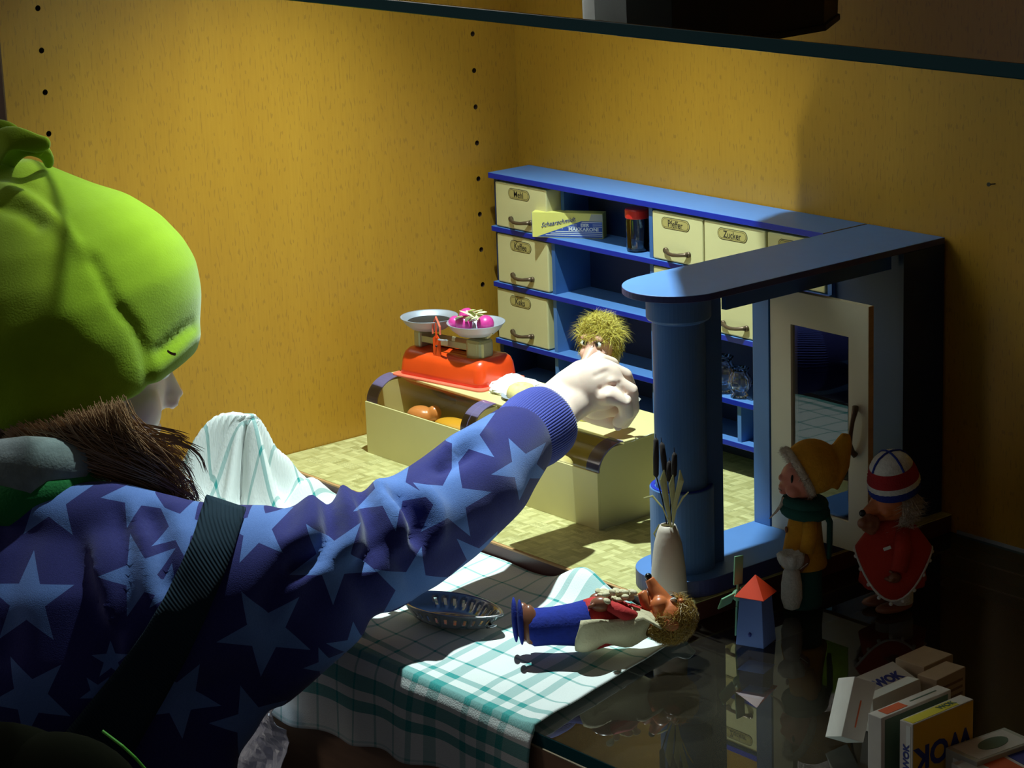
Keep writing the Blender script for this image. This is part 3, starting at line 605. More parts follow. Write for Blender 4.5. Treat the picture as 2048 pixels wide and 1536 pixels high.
blobthing('toy_sausage', 'small red toy sausage in the right display of the counter', 'toy food', [((0.2480, -0.2010, 0.0460), (0.010, 0.0045, 0.0042), 15)], M['red_plastic'], (0.248, -0.201, 0.042))
blobthing('toy_bread', 'pale toy loaf in the right display of the counter', 'toy food', [((0.2720, -0.1960, 0.0490), (0.014, 0.009, 0.0070), 10)], M['cake'], (0.272, -0.196, 0.042))
# ------------------------------------------------------------------ kitchen scales
A = np.array([0.0535, -0.1900, TOPZ]); sx = nrm(at(965, 787, 2, TOPZ) - at(780, 750, 2, TOPZ)); 
sx = nrm(np.array([sx[0], sx[1], 0])); sy = np.array([-sx[1], sx[0], 0]); SR = np.stack([sx, sy, np.array([0, 0, 1.0])], 1)
LS, WS = 0.104, 0.058
sA = at(780, 750, 2, TOPZ)
def sp3(x, y, z): return sA + sx * x + sy * y + np.array([0, 0, z])
ks = thing('kitchen_scales', 'red-orange tin toy kitchen scales with two metal pans on the counter', 'scales', sp3(LS / 2, WS / 2, 0))
def rrect(hx, hy, r, n=6):
    P = []
    for cx_, cy_, a0 in ((hx - r, hy - r, 0), (-hx + r, hy - r, 90), (-hx + r, -hy + r, 180), (hx - r, -hy + r, 270)):
        for i in range(n + 1): a = math.radians(a0 + 90 * i / n); P.append((cx_ + r * math.cos(a), cy_ + r * math.sin(a)))
    return np.array(P)
def sring(hx, hy, r, z, sag=0.0):
    P = rrect(hx, hy, r); zz = z - sag * np.cos(np.clip(P[:, 0] / hx, -1, 1) * math.pi * 0.5) ** 1.0
    return np.array([sp3(LS / 2 + p[0], WS / 2 + p[1], q) for p, q in zip(P, zz)])
MB().loft([sring(LS / 2, WS / 2, 0.006, 0.0002), sring(LS / 2, WS / 2, 0.006, 0.0014), sring(LS / 2 - 0.004, WS / 2 - 0.004, 0.006, 0.0018)]).build('base_rim', M['red_rim'], ks, smooth=False)
tops = [(0.004, 0.0016, 0), (0.0045, 0.006, 0), (0.0055, 0.015, 0.001), (0.0070, 0.0200, 0.003), (0.0105, 0.0232, 0.005), (0.0145, 0.0240, 0.006), (0.024, 0.0238, 0.0062)]
MB().loft([sring(LS / 2 - o, WS / 2 - o, 0.009 if o < 0.01 else 0.006, z, sg) for o, z, sg in tops]).build('base_housing', M['red_tin'], ks, smooth=True)
def sbox(x, y, z, s, m, nm, bev=0.0008, rot=None): return MB().box(sp3(x, y, z), s, SR if rot is None else SR @ rot).build(nm, m, ks, bevel=bev)
sbox(0.0820, 0.024, 0.0285, (0.0185, 0.016, 0.0200), M['tin'], 'pan_support', 0.003)
sbox(0.0820, 0.0160, 0.0300, (0.0080, 0.0006, 0.0110), M['tin'], 'support_slot', 0.0004)
sbox(0.0180, 0.024, 0.0305, (0.0080, 0.016, 0.0150), M['tin'], 'pan_support', 0.002)
sbox(0.0500, 0.0185, 0.0310, (0.0700, 0.0014, 0.0055), M['tin'], 'beam', 0.0004)
sbox(0.0500, 0.0300, 0.0310, (0.0700, 0.0014, 0.0055), M['tin'], 'beam', 0.0004)
def cross(x, z):
    for dx in (-0.012, 0.012):
        MB().tube([sp3(x, 0.024, z), sp3(x + dx * 0.8, 0.024, z + 0.001), sp3(x + dx * 1.25, 0.024, z + 0.0052)], [0.0016, 0.0014, 0.001], 6).build('pan_bracket', M['tin'], ks)
cross(0.0270, 0.0378); cross(0.0820, 0.0395)
def pan(x, y, z, nm):
    c = sp3(x, y, z)
    MB().lathe([(0.0100, 0.0), (0.0150, 0.0005), (0.0205, 0.0050), (0.0232, 0.0092), (0.0243, 0.0100), (0.0245, 0.0106), (0.0230, 0.0102), (0.0203, 0.0062), (0.0148, 0.0014), (0.0002, 0.0010)], c, seg=40).build(nm, M['alu'], ks, smooth=True)
    return c
pL = pan(0.0260, 0.024, 0.0395, 'pan'); pRr = pan(0.0790, 0.024, 0.0415, 'pan')
MB().lathe([(0.0002, 0.0016), (0.0165, 0.0040), (0.0185, 0.0066), (0.0002, 0.0066)], pL, seg=32).build('dark_weight_mat', M['ink'], ks)
ptr = at(876, 690, 1, sp3(0, -0.001, 0)[1])
pw = [(-0.0042, 0.0095), (0.0042, 0.0088), (0.0040, 0.0300), (0.0, 0.0345), (-0.0042, 0.0310)]
r = [np.array([sp3(0.0470 + a, 0.0095 + t, zz + 0.0055) for a, zz in pw]) for t in (0, 0.0008)]
MB().loft(r).build('pointer_plate', M['red_tin'], ks)
MB().tube([sp3(0.0428, 0.0100, 0.0400), sp3(0.0430, 0.0100, 0.0470), sp3(0.0470, 0.0100, 0.0550), sp3(0.0512, 0.0100, 0.0470), sp3(0.0512, 0.0100, 0.0400)], 0.0011, 6, flat=0.5).build('pointer_frame', M['red_rim'], ks)
MB().tube([sp3(0.0470, 0.0095, 0.0370), sp3(0.0472, 0.0093, 0.0500)], [0.0010, 0.0004], 6).build('needle', M['red_tin'], ks)
MB().tube([sp3(0.0500, 0.0090, 0.0360), sp3(0.0570, 0.0070, 0.0365), sp3(0.0620, 0.0060, 0.0378)], 0.0009, 6).build('balance_lever', M['alu'], ks)
MB().ell(sp3(0.0470, 0.0090, 0.0300), (0.0010, 0.0010, 0.0010)).build('rivet', M['screw'], ks)
# radishes
for k, (dx, dy, dz, r_, lab) in enumerate(((-0.0130, 0.004, 0.0125, 0.0074, 'magenta radish at the left rear of the right scale pan'), (-0.0055, -0.0080, 0.0098, 0.0076, 'magenta radish at the front of the right scale pan'), (-0.0165, -0.0075, 0.0090, 0.0060, 'small magenta radish at the left front of the right scale pan'), (0.0115, -0.0010, 0.0105, 0.0074, 'magenta radish on the right side of the right scale pan'))):
    c = pRr + sx * dx + sy * dy + np.array([0, 0, dz]); rd = thing('radish', lab, 'radish', c - np.array([0, 0, r_]), 'radishes in the right scale pan')
    MB().lathe([(0.0002, -1.15 * r_), (0.35 * r_, -0.97 * r_), (0.75 * r_, -0.62 * r_), (r_, 0.0), (0.85 * r_, 0.55 * r_), (0.35 * r_, 0.9 * r_), (0.0002, 0.92 * r_)], c, R3('x', 75) @ R3('y', 20 * k), seg=20).build('root', M['radish'], rd, smooth=True)
    for q in range(3):
        d = nrm(sx * (0.9 if k < 3 else -0.8) + sy * (0.4 - 0.5 * q) + np.array([0, 0, 0.25 + 0.15 * q])); s0 = c + d * r_ * 0.8
        up = np.array([0, 0, 1.0]); L = 0.012 + 0.003 * q
        MB().tube([s0, s0 + d * L * 0.4 + up * 0.0012, s0 + d * L * 0.7 + up * 0.0006 + sy * 0.001, s0 + d * L], [0.0007, 0.0024, 0.0030, 0.0008], 6, flat=0.22).build('leaf', M['leaf'], rd)
# paper, cake and plate on the counter
crumple('paper_napkin', 'white crumpled paper next to the red scales on the counter', 'paper', (0.1640, -0.1500, TOPZ), 0.022, 0.020, 0.0120, M['white'], 3, 0.3)
cc = np.array([0.1890, -0.1620, TOPZ])
tag(MB().lathe([(0.004, 0.0003), (0.010, 0.0003), (0.0165, 0.0022), (0.0170, 0.0026), (0.0162, 0.0026), (0.010, 0.0010), (0.0002, 0.0009)], cc, seg=36).build('toy_plate', M['alu'], smooth=True, base=cc), 'small metal toy plate under the ring cake on the counter', 'plate')
rings = []
for r_, z in ((0.0110, 0.0012), (0.0118, 0.0026), (0.0112, 0.0060), (0.0095, 0.0096), (0.0062, 0.0116), (0.0030, 0.0108), (0.0022, 0.0080)):
    a = np.arange(48) * 2 * math.pi / 48; rr = r_ * (1 + 0.07 * np.abs(np.sin(6 * a))); rings.append(np.stack([cc[0] + rr * np.cos(a), cc[1] + rr * np.sin(a), np.full(48, cc[2] + z)], 1))
tag(MB().loft(rings).build('ring_cake', M['cake'], smooth=True, base=cc + np.array([0, 0, 0.001])), 'small fluted yellow ring cake on the counter behind the blue cuff', 'cake')
c = np.array([0.2800, -0.1680, TOPZ]); tag(MB().box(c + np.array([0, 0, 0.004]), (0.015, 0.011, 0.008), R3('z', 20)).build('cheese_block', M['macaroni_yellow'], bevel=0.001, base=c), 'pale yellow toy cheese block on the counter below the hand', 'block')
# ------------------------------------------------------------------ vase with dry reeds
vc = np.array([0.4870, -0.2860, ZB]); vc = at(1338, 1185, 1, -0.283); vc[2] = ZB
vz = thing('vase', 'slim beige vase at the foot of the blue column', 'vase', vc)
MB().lathe([(0.0110, 0.0), (0.0130, 0.0015), (0.0128, 0.010), (0.0118, 0.025), (0.0098, 0.042), (0.0072, 0.052), (0.0055, 0.0560), (0.0046, 0.0560), (0.0055, 0.050), (0.004, 0.048)], vc, seg=36).build('vase_body', M['vase'], vz, smooth=True)
top = vc + np.array([0, 0, 0.054]); e_r = np.array([0.64, 0.77, 0])
rb = thing('reed_bunch', 'dried cattail reeds and grass leaves standing in the beige vase', 'reeds', top)
def vp(px, py, back=0.0): return at(px, py, 1, vc[1] + back)
for pts in (((1340, 1052), (1325, 1000), (1312, 950), (1312, 880), (1311, 868)), ((1341, 1052), (1336, 1000), (1330, 940), (1324, 890), (1322, 875)), ((1343, 1052), (1342, 1000), (1338, 960), (1339, 925), (1339, 915)), ((1345, 1052), (1348, 1000), (1348, 950), (1349, 910), (1348, 895))):
    P = [vp(u, v, 0.002) for u, v in pts]; P[0] = top + np.array([0.001, 0, -0.006])
    rd = MB().tube(P, [0.0005, 0.0005, 0.0005, 0.0004, 0.0002], 6).build('reed_stem', M['reed'], rb)
    MB().tube([P[2] * 0.9 + P[1] * 0.1, P[2], (P[2] + P[3]) / 2, P[3], P[3] * 0.6 + P[4] * 0.4], [0.0006, 0.0019, 0.0021, 0.0018, 0.0004], 8).build('cattail', M['reed'], rd, smooth=True)
for pts, wd in ((((1343, 1055), (1334, 1010), (1326, 960), (1328, 940)), 0.0030), (((1345, 1055), (1352, 1000), (1362, 960), (1360, 940)), 0.0024), (((1346, 1055), (1347, 1010), (1343, 970), (1346, 950)), 0.0024), (((1342, 1055), (1325, 1015), (1305, 992), (1287, 996)), 0.0009), (((1341, 1050), (1318, 1050), (1308, 1068), (1316, 1084)), 0.0009), (((1345, 1055), (1352, 1020), (1366, 995), (1377, 984)), 0.0007)):
    P = [vp(u, v, -0.002) for u, v in pts]; MB().tube(P, [0.0005, wd * 0.7, wd, 0.0004], 6, flat=0.2, up=(0.3, -1, 0)).build('grass_leaf', M['dryleaf'], rb)
# ------------------------------------------------------------------ toy windmill
mb_ = at(1508, 1291, 2, 0.0); mcx = mb_ + np.array([-0.004, 0.006, 0]); mcx[2] = 0
wm = thing('toy_windmill', 'small blue toy windmill with a red roof and green sails', 'windmill', mcx)
RM = R3('z', 20)
def ring4(h, z): return np.array([[-h, -h, z], [h, -h, z], [h, h, z], [-h, h, z]]) @ RM.T + mcx
MB().loft([ring4(0.0103, 0.0), ring4(0.0082, 0.0340)]).build('tower', M['mill_blue'], wm, bevel=0.0004)
MB().loft([ring4(0.0105, 0.0341), ring4(0.0108, 0.0346), ring4(0.0004, 0.0480)]).build('roof', M['mill_red'], wm)
front = RM @ np.array([0, -1, 0]); sidev = RM @ np.array([-1, 0, 0])
MB().ell(mcx + front * 0.0100 + np.array([0, 0, 0.0085]), (0.0012, 0.0012, 0.0017)).build('door_spot', M['pack_blue'], wm)
hub = mcx + sidev * 0.0135 + np.array([0, 0, 0.0315])
MB().tube([mcx + sidev * 0.004 + np.array([0, 0, 0.0315]), hub], 0.0016, 8).build('axle', M['mill_green'], wm)
MB().ell(hub, (0.0038, 0.0038, 0.0042)).build('hub', M['mill_green'], wm, smooth=True)
for k in range(4):
    a = math.radians(-6 + 90 * k); d = np.array([0, 0, 1.0]) * math.cos(a) + front * math.sin(a); t = np.cross(d, sidev)
    Rb = np.stack([t * 0.94 + sidev * 0.34, np.cross(d, t * 0.94 + sidev * 0.34), d], 1)
    s_ = MB().tube([hub + d * 0.002, hub + d * 0.008], 0.0009, 6).build('sail_arm', M['mill_green'], wm)
    MB().box(hub + d * 0.0175, (0.0080, 0.0012, 0.0200), Rb).build('sail', M['mill_green'], wm, bevel=0.0003)
# ------------------------------------------------------------------ strainer (boat-shaped pressed metal)
st0 = np.array([0.3870, -0.3960, 0.0052]); L1 = at(1003, 1243, 2, 0.014); L0 = at(800, 1200, 2, 0.014); sd = nrm(np.array([L1[0] - L0[0], L1[1] - L0[1], 0])); sn = np.array([-sd[1], sd[0], 0])
stc = (L0 + L1) / 2; stc[2] = 0.0052; Ls = np.linalg.norm((L1 - L0)[:2]) / 2
sr = thing('metal_strainer', 'boat-shaped pressed metal strainer with slots lying on the tea towel', 'strainer', stc)
def boat(s, z, n=96, w=0.021):
    P = []
    for i in range(n):
        a = 2 * math.pi * i / n; x = math.cos(a); y = math.sin(a) * (1 - 0.12 * x * x); y = np.sign(y) * abs(y) ** 1.25
        P.append(stc + sd * x * Ls * s + sn * y * w * s + np.array([0, 0, z]))
    return np.array(P)
mbx = MB(); n = 96
R_ = [boat(1.03, 0.0135, n), boat(0.98, 0.0140, n), boat(0.955, 0.0130, n), boat(0.90, 0.0100, n), boat(0.80, 0.0055, n), boat(0.74, 0.0025, n), boat(0.55, 0.0008, n)]
F = []; V = np.concatenate(R_)
for i in range(6):
    for j in range(n):
        k = (j + 1) % n; b_ = (j * 2) % n
        if i == 3 and (5 <= j <= 33 or 63 <= j <= 91) and j % 3 == 0: continue       # open slots in the wall
        F.append((i * n + j, i * n + k, (i + 1) * n + k, (i + 1) * n + j))
F.append(tuple(6 * n + j for j in range(n)))
mbx.add(V, F).build('strainer_bowl', M['steel'], sr, smooth=True, solid=0.0006)
MB().tube([stc - sd * Ls * 1.0 + np.array([0, 0, 0.0135]), stc - sd * Ls * 1.18 + np.array([0, 0, 0.013])], [0.004, 0.003], 8, flat=0.3).build('spout', M['steel'], sr, smooth=True)
MB().tube([stc + sd * Ls * 0.80 + np.array([0, 0, 0.0045]) - sn * 0.003, stc + sd * Ls * 0.92 + np.array([0, 0, 0.006]) - sn * 0.003], [0.0035, 0.0022], 8, flat=0.4).build('foot', M['steel'], sr, smooth=True)
# ------------------------------------------------------------------ tea towel: lies on the glass, heaped at the left, hangs over the front edge
def towel():
    dx = 0.0022; us = np.arange(0, 0.552, dx); HL = 0.060
    vs = np.concatenate([np.arange(0, HL, 0.002), HL + np.arange(0, 0.196, 0.0021)])
    V = []; UV = []
    ns = np.random.RandomState(3); ph = ns.rand(40) * 6.28
    def wob(a, b, k): return sum(math.sin(a * f + b * g + ph[i + k]) * w_ for i, (f, g, w_) in enumerate(((41, 23, .5), (-67, 88, .3), (120, -60, .2), (30, 150, .25))))
    for v in vs:
        for u in us:
            if v < HL:
                xr = 0.5727; x = xr - u; t = 1 - v / HL
                zh = -0.073 + max(0, min(1, (x - 0.29) / 0.2)) * 0.022 + 0.0015 * math.sin(x * 95)
                z = 0.001 + (zh - 0.001) * t
                y = -0.4795 - 0.0022 * min(1, t * 3) - 0.0022 * (1 + math.sin(x * 85 + 1.2 * math.sin(x * 31))) * t - 0.0015 * t
                if t < 0.12: y += 0.0025 * (1 - t / 0.12)
            else:
                y = -0.4765 + (v - HL) * (0.186 / 0.196)
                xr = 0.5727 - (y + 0.4765) * 0.262
                x = xr - u * (1 - (0.03 * (v - HL) / 0.2))
                z = 0.0030 + 0.0011 * wob(x, y, 0) * (0.6 + 0.4 * (y > -0.46))
                z = max(z, 0.0018)
                # rise against the edge of the base board
                z += 0.0175 * math.exp(-((x - 0.412) / 0.026) ** 2 - ((y + 0.293) / 0.020) ** 2)
                z += 0.0060 * math.exp(-((x - 0.455) / 0.02) ** 2 - ((y + 0.298) / 0.018) ** 2)
                z += 0.0080 * math.exp(-((x - 0.524) / 0.010) ** 2 - ((y + 0.300) / 0.012) ** 2)
                z += 0.0030 * math.exp(-((x - xr) / 0.010) ** 2)
                z += 0.0035 * math.exp(-((x - 0.30 + (y + .38) * 0.8) / 0.008) ** 2) * (y > -0.46)
                y2 = min(y, -0.2898)
                # heap at the left
                a = math.atan2(y + 0.352, x - 0.055); d = math.hypot((x - 0.052) / 0.047, (y + 0.350) / 0.046)
                f = 1 + 0.24 * math.sin(3 * a + 0.6) + 0.20 * math.sin(7 * a + 2.0) + 0.10 * math.sin(13 * a)
                h = max(0.0, 1 - d / f)
                z += 0.052 * math.sin(min(1.0, h * 1.25) * math.pi / 2) ** 2.6 + 0.024 * h + 0.024 * math.exp(-((x - 0.098) / 0.026) ** 2 - ((y + 0.320) / 0.020) ** 2) * (1 + 0.3 * math.sin(x * 240))
                z += 0.030 * math.exp(-((x - 0.028) / 0.038) ** 2 - ((y + 0.388) / 0.030) ** 2)
                x += 0.030 * h * h; y = y2 + 0.0
                x = max(x, 0.0035 + 0.002 * math.sin(y * 90))
            V.append((x, y, z)); UV.append((u, v))
    n = len(us); F = [(i * n + j, i * n + j + 1, (i + 1) * n + j + 1, (i + 1) * n + j) for i in range(len(vs) - 1) for j in range(n - 1)]
    o = raw(V, F).build('tea_towel', M['towel'], smooth=True, solid=0.0010, base=(0.4, -0.38, 0.002), uv=UV)
    tag(o, 'white and green checked tea towel spread on the glass and hanging over its edge', 'towel')
towel()
def film():
    V = []; nx, nz = 26, 30; rs = np.random.RandomState(9)
    for j in range(nz + 1):
        for i in range(nx + 1):
            x = 0.205 + 0.110 * i / nx; z = -0.050 - 0.10 * j / nz
            V.append((x, -0.4945 - 0.003 * math.sin(x * 160 + j * 0.5) - 0.004 * rs.rand() - 0.004 * math.sin(z * 90), z))
    F = [(j * (nx + 1) + i, j * (nx + 1) + i + 1, (j + 1) * (nx + 1) + i + 1, (j + 1) * (nx + 1) + i) for j in range(nz) for i in range(nx)]
    tag(raw(V, F).build('plastic_bag', M['foil'], solid=0.0004, base=(0.24, -0.489, -0.15)), 'crumpled whitish plastic bag hanging below the towel beside the jacket', 'bag')
film()
# ------------------------------------------------------------------ hair strands grown on an ellipsoid
def tufts(n, centre, rad, R, mask, length, width, mat, parent, seed, lift=0.7, name='hair', comb=(0, 0, 0), seg=3, jit=0.5):
    rs = np.random.RandomState(seed); mb = MB(); k = 0
    while k < n:
        d = rs.randn(3); d /= np.linalg.norm(d)
        if not mask(d): continue
        k += 1; p = d * rad; L = length * (0.6 + 0.8 * rs.rand()); t = rs.randn(3); t -= d * (t @ d); t /= np.linalg.norm(t) + 1e-9
        dirv = nrm(d * lift + t * jit + np.array(comb)); wv = nrm(np.cross(dirv, rs.randn(3))) * width
        P = [p * 0.96, p + dirv * L * 0.5 + wv * 1.2, p + nrm(dirv + t * 0.6 - d * 0.25) * L]
        V = [P[0] - wv, P[0] + wv, P[1] - wv * .8, P[1] + wv * .8, P[2]]
        mb.add(np.array(V) @ R.T + centre, [(0, 1, 3, 2), (2, 3, 4)])
    o = mb.build(name, mat, parent); return o
# ------------------------------------------------------------------ hedgehog-like dolls
def snout_doll(name, label, O, R, s, skin, hairm, seed, hl=6.0):
    O = np.array(O); Pm = lambda x, y, z: O + R @ (np.array([x, y, z]) * s * 0.001)
    k = s * 0.001; d = thing(name, label, 'doll', Pm(0, 0, 0), 'rubber hedgehog dolls')
    Rx = R @ np.array([[0, 0, 1], [0, 1, 0], [-1, 0, 0]]) if False else R
    def ringx(x, ry, rz, y0=0, z0=0, n=20): return np.array([Pm(x, y0 + ry * math.cos(a), z0 + rz * math.sin(a)) for a in np.arange(n) * 2 * math.pi / n])
    for sd_ in (-1, 1):
        xo = 2.2 if sd_ < 0 else -1.6; MB().ell(Pm(1.6 + xo, sd_ * 8.2, 5), (2.3 * k, 7.4 * k, 15.5 * k), R).build('sole', M['felt_blue'], d, smooth=True)
        MB().ell(Pm(7.5 + xo, sd_ * 8.0, 3), (6.0 * k, 6.6 * k, 13.5 * k), R).build('shoe', M['doll_brown'], d, smooth=True)
    MB().loft([ringx(9, 15.5, 11), ringx(12, 16.5, 13), ringx(24, 15.0, 13.0), ringx(38, 16, 14.5), ringx(48, 17.0, 16.5), ringx(53, 15.5, 15)]).build('trousers', M['felt_blue'], d, smooth=True)
    MB().loft([ringx(47, 15.5, 16.5), ringx(54, 16.2, 18.0), ringx(66, 14.5, 15.5), ringx(78, 12.5, 12), ringx(87, 8, 8), ringx(90, 6, 6)]).build('vest', M['felt_red'], d, smooth=True)
    # coat: shell round the back with lapels
    V = []; na, nx = 22, 12
    for i in range(nx + 1):
        x = 42 + 48 * i / nx; f = 1 - 0.30 * (i / nx) ** 2 + 0.10 * math.sin(i * 0.9)
        for j in range(na + 1):
            a = math.radians(160 + 220 * j / na); rr = 21 * f * (1 + 0.05 * math.sin(5 * a + i * 0.4))
            V.append(Pm(x - 3 * math.sin(a * 2), rr * math.cos(a) * 1.03, rr * math.sin(a) * 0.78 - 1))
    F = [(i * (na + 1) + j, i * (na + 1) + j + 1, (i + 1) * (na + 1) + j + 1, (i + 1) * (na + 1) + j) for i in range(nx) for j in range(na)]
    raw(V, F).build('coat', M['felt_cream'], d, smooth=True, solid=1.6 * k)
    for sd_ in (-1, 1):
        MB().loft([[Pm(70, sd_ * 13, 7), Pm(72, sd_ * 20, 2), Pm(72, sd_ * 20.5, -1), Pm(70, sd_ * 14, 4)], [Pm(80, sd_ * 10, 11), Pm(86, sd_ * 19, 4), Pm(86, sd_ * 19.5, 2), Pm(80, sd_ * 11, 8)], [Pm(92, sd_ * 9, 6), Pm(98, sd_ * 17, -4), Pm(98, sd_ * 17, -6), Pm(92, sd_ * 9, 3)]]).build('collar', M['felt_cream'], d, bevel=0.6 * k)
        arm = MB().tube([Pm(82, sd_ * 12, 2), Pm(74, sd_ * 18, 7), Pm(64, sd_ * 15, 13)], [4.6 * k, 4.6 * k, 4.0 * k], 12).build('arm', M['felt_red'], d, smooth=True)
        hb = MB().ell(Pm(58, sd_ * 13, 14), (7.2 * k, 4.8 * k, 5.2 * k), R @ R3('z', sd_ * 15))
        for q in range(4): hb.tube([Pm(54, sd_ * 13 + (q - 1.5) * 2.0, 14.5), Pm(50.0, sd_ * 12 + (q - 1.5) * 2.2, 13.0 - 0.6 * q)], [1.5 * k, 1.0 * k], 6)
        hb.tube([Pm(59, sd_ * 9.5, 16), Pm(55.5, sd_ * 7.0, 17)], [1.5 * k, 1.0 * k], 6)
        hb.build('hand', M['doll_brown'], arm, smooth=True)
    rs = np.random.RandomState(seed); rf = MB()
    for q in range(40): rf.ell(Pm(69 + rs.randn() * 5.5, -5 + rs.randn() * 5.5, 16.0 + rs.rand() * 5.5), (3.4 * k, 2.8 * k, 1.7 * k), R @ R3('z', rs.rand() * 180) @ R3('x', rs.rand() * 60), 10, 6)
    rf.build('ruffle', M['felt_cream'], d, smooth=True)
    MB().tube([Pm(84, 0, 0), Pm(93, 0, 0)], [6.5 * k, 7.5 * k], 14).build('neck', skin, d, smooth=True)
    hd = MB(); C_ = Pm(104, 0, 0); hd.ell(C_, (15.5 * k, 14.5 * k, 14.5 * k), R, 28, 18)
    for sd_ in (-1, 1): hd.ell(Pm(98, sd_ * 6.5, 10), (6.0 * k, 6.0 * k, 6.0 * k), R)
    hd.tube([Pm(101, 0, 9), Pm(98, 0, 16), Pm(95, 0, 22), Pm(92.5, 0, 27.5)], [8.0 * k, 6.0 * k, 4.2 * k, 3.2 * k], 16)
    hd.tube([Pm(92, 0, 8), Pm(89, 0, 14), Pm(86.5, 0, 19)], [5.6 * k, 4.6 * k, 3.0 * k], 14)
    for sd_ in (-1, 1): hd.ell(Pm(112, sd_ * 6.0, 11.2), (2.6 * k, 5.0 * k, 2.4 * k), R @ R3('x', sd_ * 12))
    V, N, F = baked(hd, 0.00075 * s, 2)
    head = raw(V, F).build('head', skin, d, smooth=True)
    MB().ell(Pm(92.0, 0, 29.0), (2.4 * k, 2.4 * k, 2.4 * k), R).build('nose', M['black'], head, smooth=True)
    MB().tube([Pm(91.0, -4.4, 16.5), Pm(90.5, 0, 20.5), Pm(91.0, 4.4, 16.5)], 0.55 * k, 6).build('mouth', M['doll_brown'], head, smooth=True)
    for sd_ in (-1, 1):
        MB().ell(Pm(107.5, sd_ * 6.4, 12.6), (2.5 * k, 4.0 * k, 1.4 * k), R @ R3('x', sd_ * 22)).build('eyeball', M['eyewhite'], head, smooth=True)
        MB().ell(Pm(107.5, sd_ * 5.6, 13.7), (1.9 * k, 2.1 * k, 0.7 * k), R @ R3('x', sd_ * 22)).build('pupil', M['black'], head, smooth=True)
        MB().tube([Pm(108.5, sd_ * 2.6, 13.3), Pm(110.2, sd_ * 6.4, 13.6), Pm(108.5, sd_ * 10.6, 11.4)], 0.5 * k, 6).build('eyelid_line', M['ink'], head, smooth=True)
        MB().ell(Pm(104, sd_ * 15.8, -3), (5.5 * k, 1.8 * k, 4.2 * k), R @ R3('z', sd_ * 14)).build('ear', skin, head, smooth=True)
    tufts(4200, C_, np.array([16.0, 15.2, 15.2]) * k, R, lambda q: q[2] < 0.22 + 0.42 * max(q[0], 0) and not (q[0] < -0.55 and q[2] > -0.2), hl * k, 0.24 * k, hairm, d, seed, lift=0.9, comb=(0.35, 0, 0), jit=0.8)
    if hl > 8: tufts(1500, C_, np.array([16.5, 14.0, 14.5]) * k, R, lambda q: q[0] > 0.35 and q[2] < 0.5, 15.0 * k, 0.24 * k, hairm, d, seed + 5, lift=1.0, comb=(0.5, 0, 0), jit=0.6)
    tufts(420, C_, np.array([16.2, 15.0, 15.0]) * k, R, lambda q: q[0] > 0.42 and q[2] > 0.2, 6.5 * k, 0.25 * k, hairm, d, seed + 1, lift=0.45, comb=(-0.45, 0, 0.5), name='fringe')
    return d
o1 = at(1031, 1257, 2, 0.0262); e1 = nrm(at(1322, 1237, 2, 0.0290) - o1); RL = frame(e1)          # lying one
RL = RL @ R3('x', -14)
snout_doll('hedgehog_doll', 'rubber hedgehog doll with a red vest lying on its back on the tea towel', o1, RL, 0.985, M['doll_skin'], M['blond2'], 11)
fd = nrm(np.array([-0.52 * CR[0] - 0.80 * CF[0], -0.52 * CR[1] - 0.80 * CF[1], 0])); e1 = np.array([0, 0, 1.0])
RS = np.stack([e1, np.cross(fd, e1), fd], 1)
snout_doll('hedgehog_doll', 'hedgehog doll with fluffy yellow hair standing behind the counter by the hand', (0.2150, -0.0990, ZB), RS, 0.98, M['doll_pink'], M['blond'], 21, 8.5)
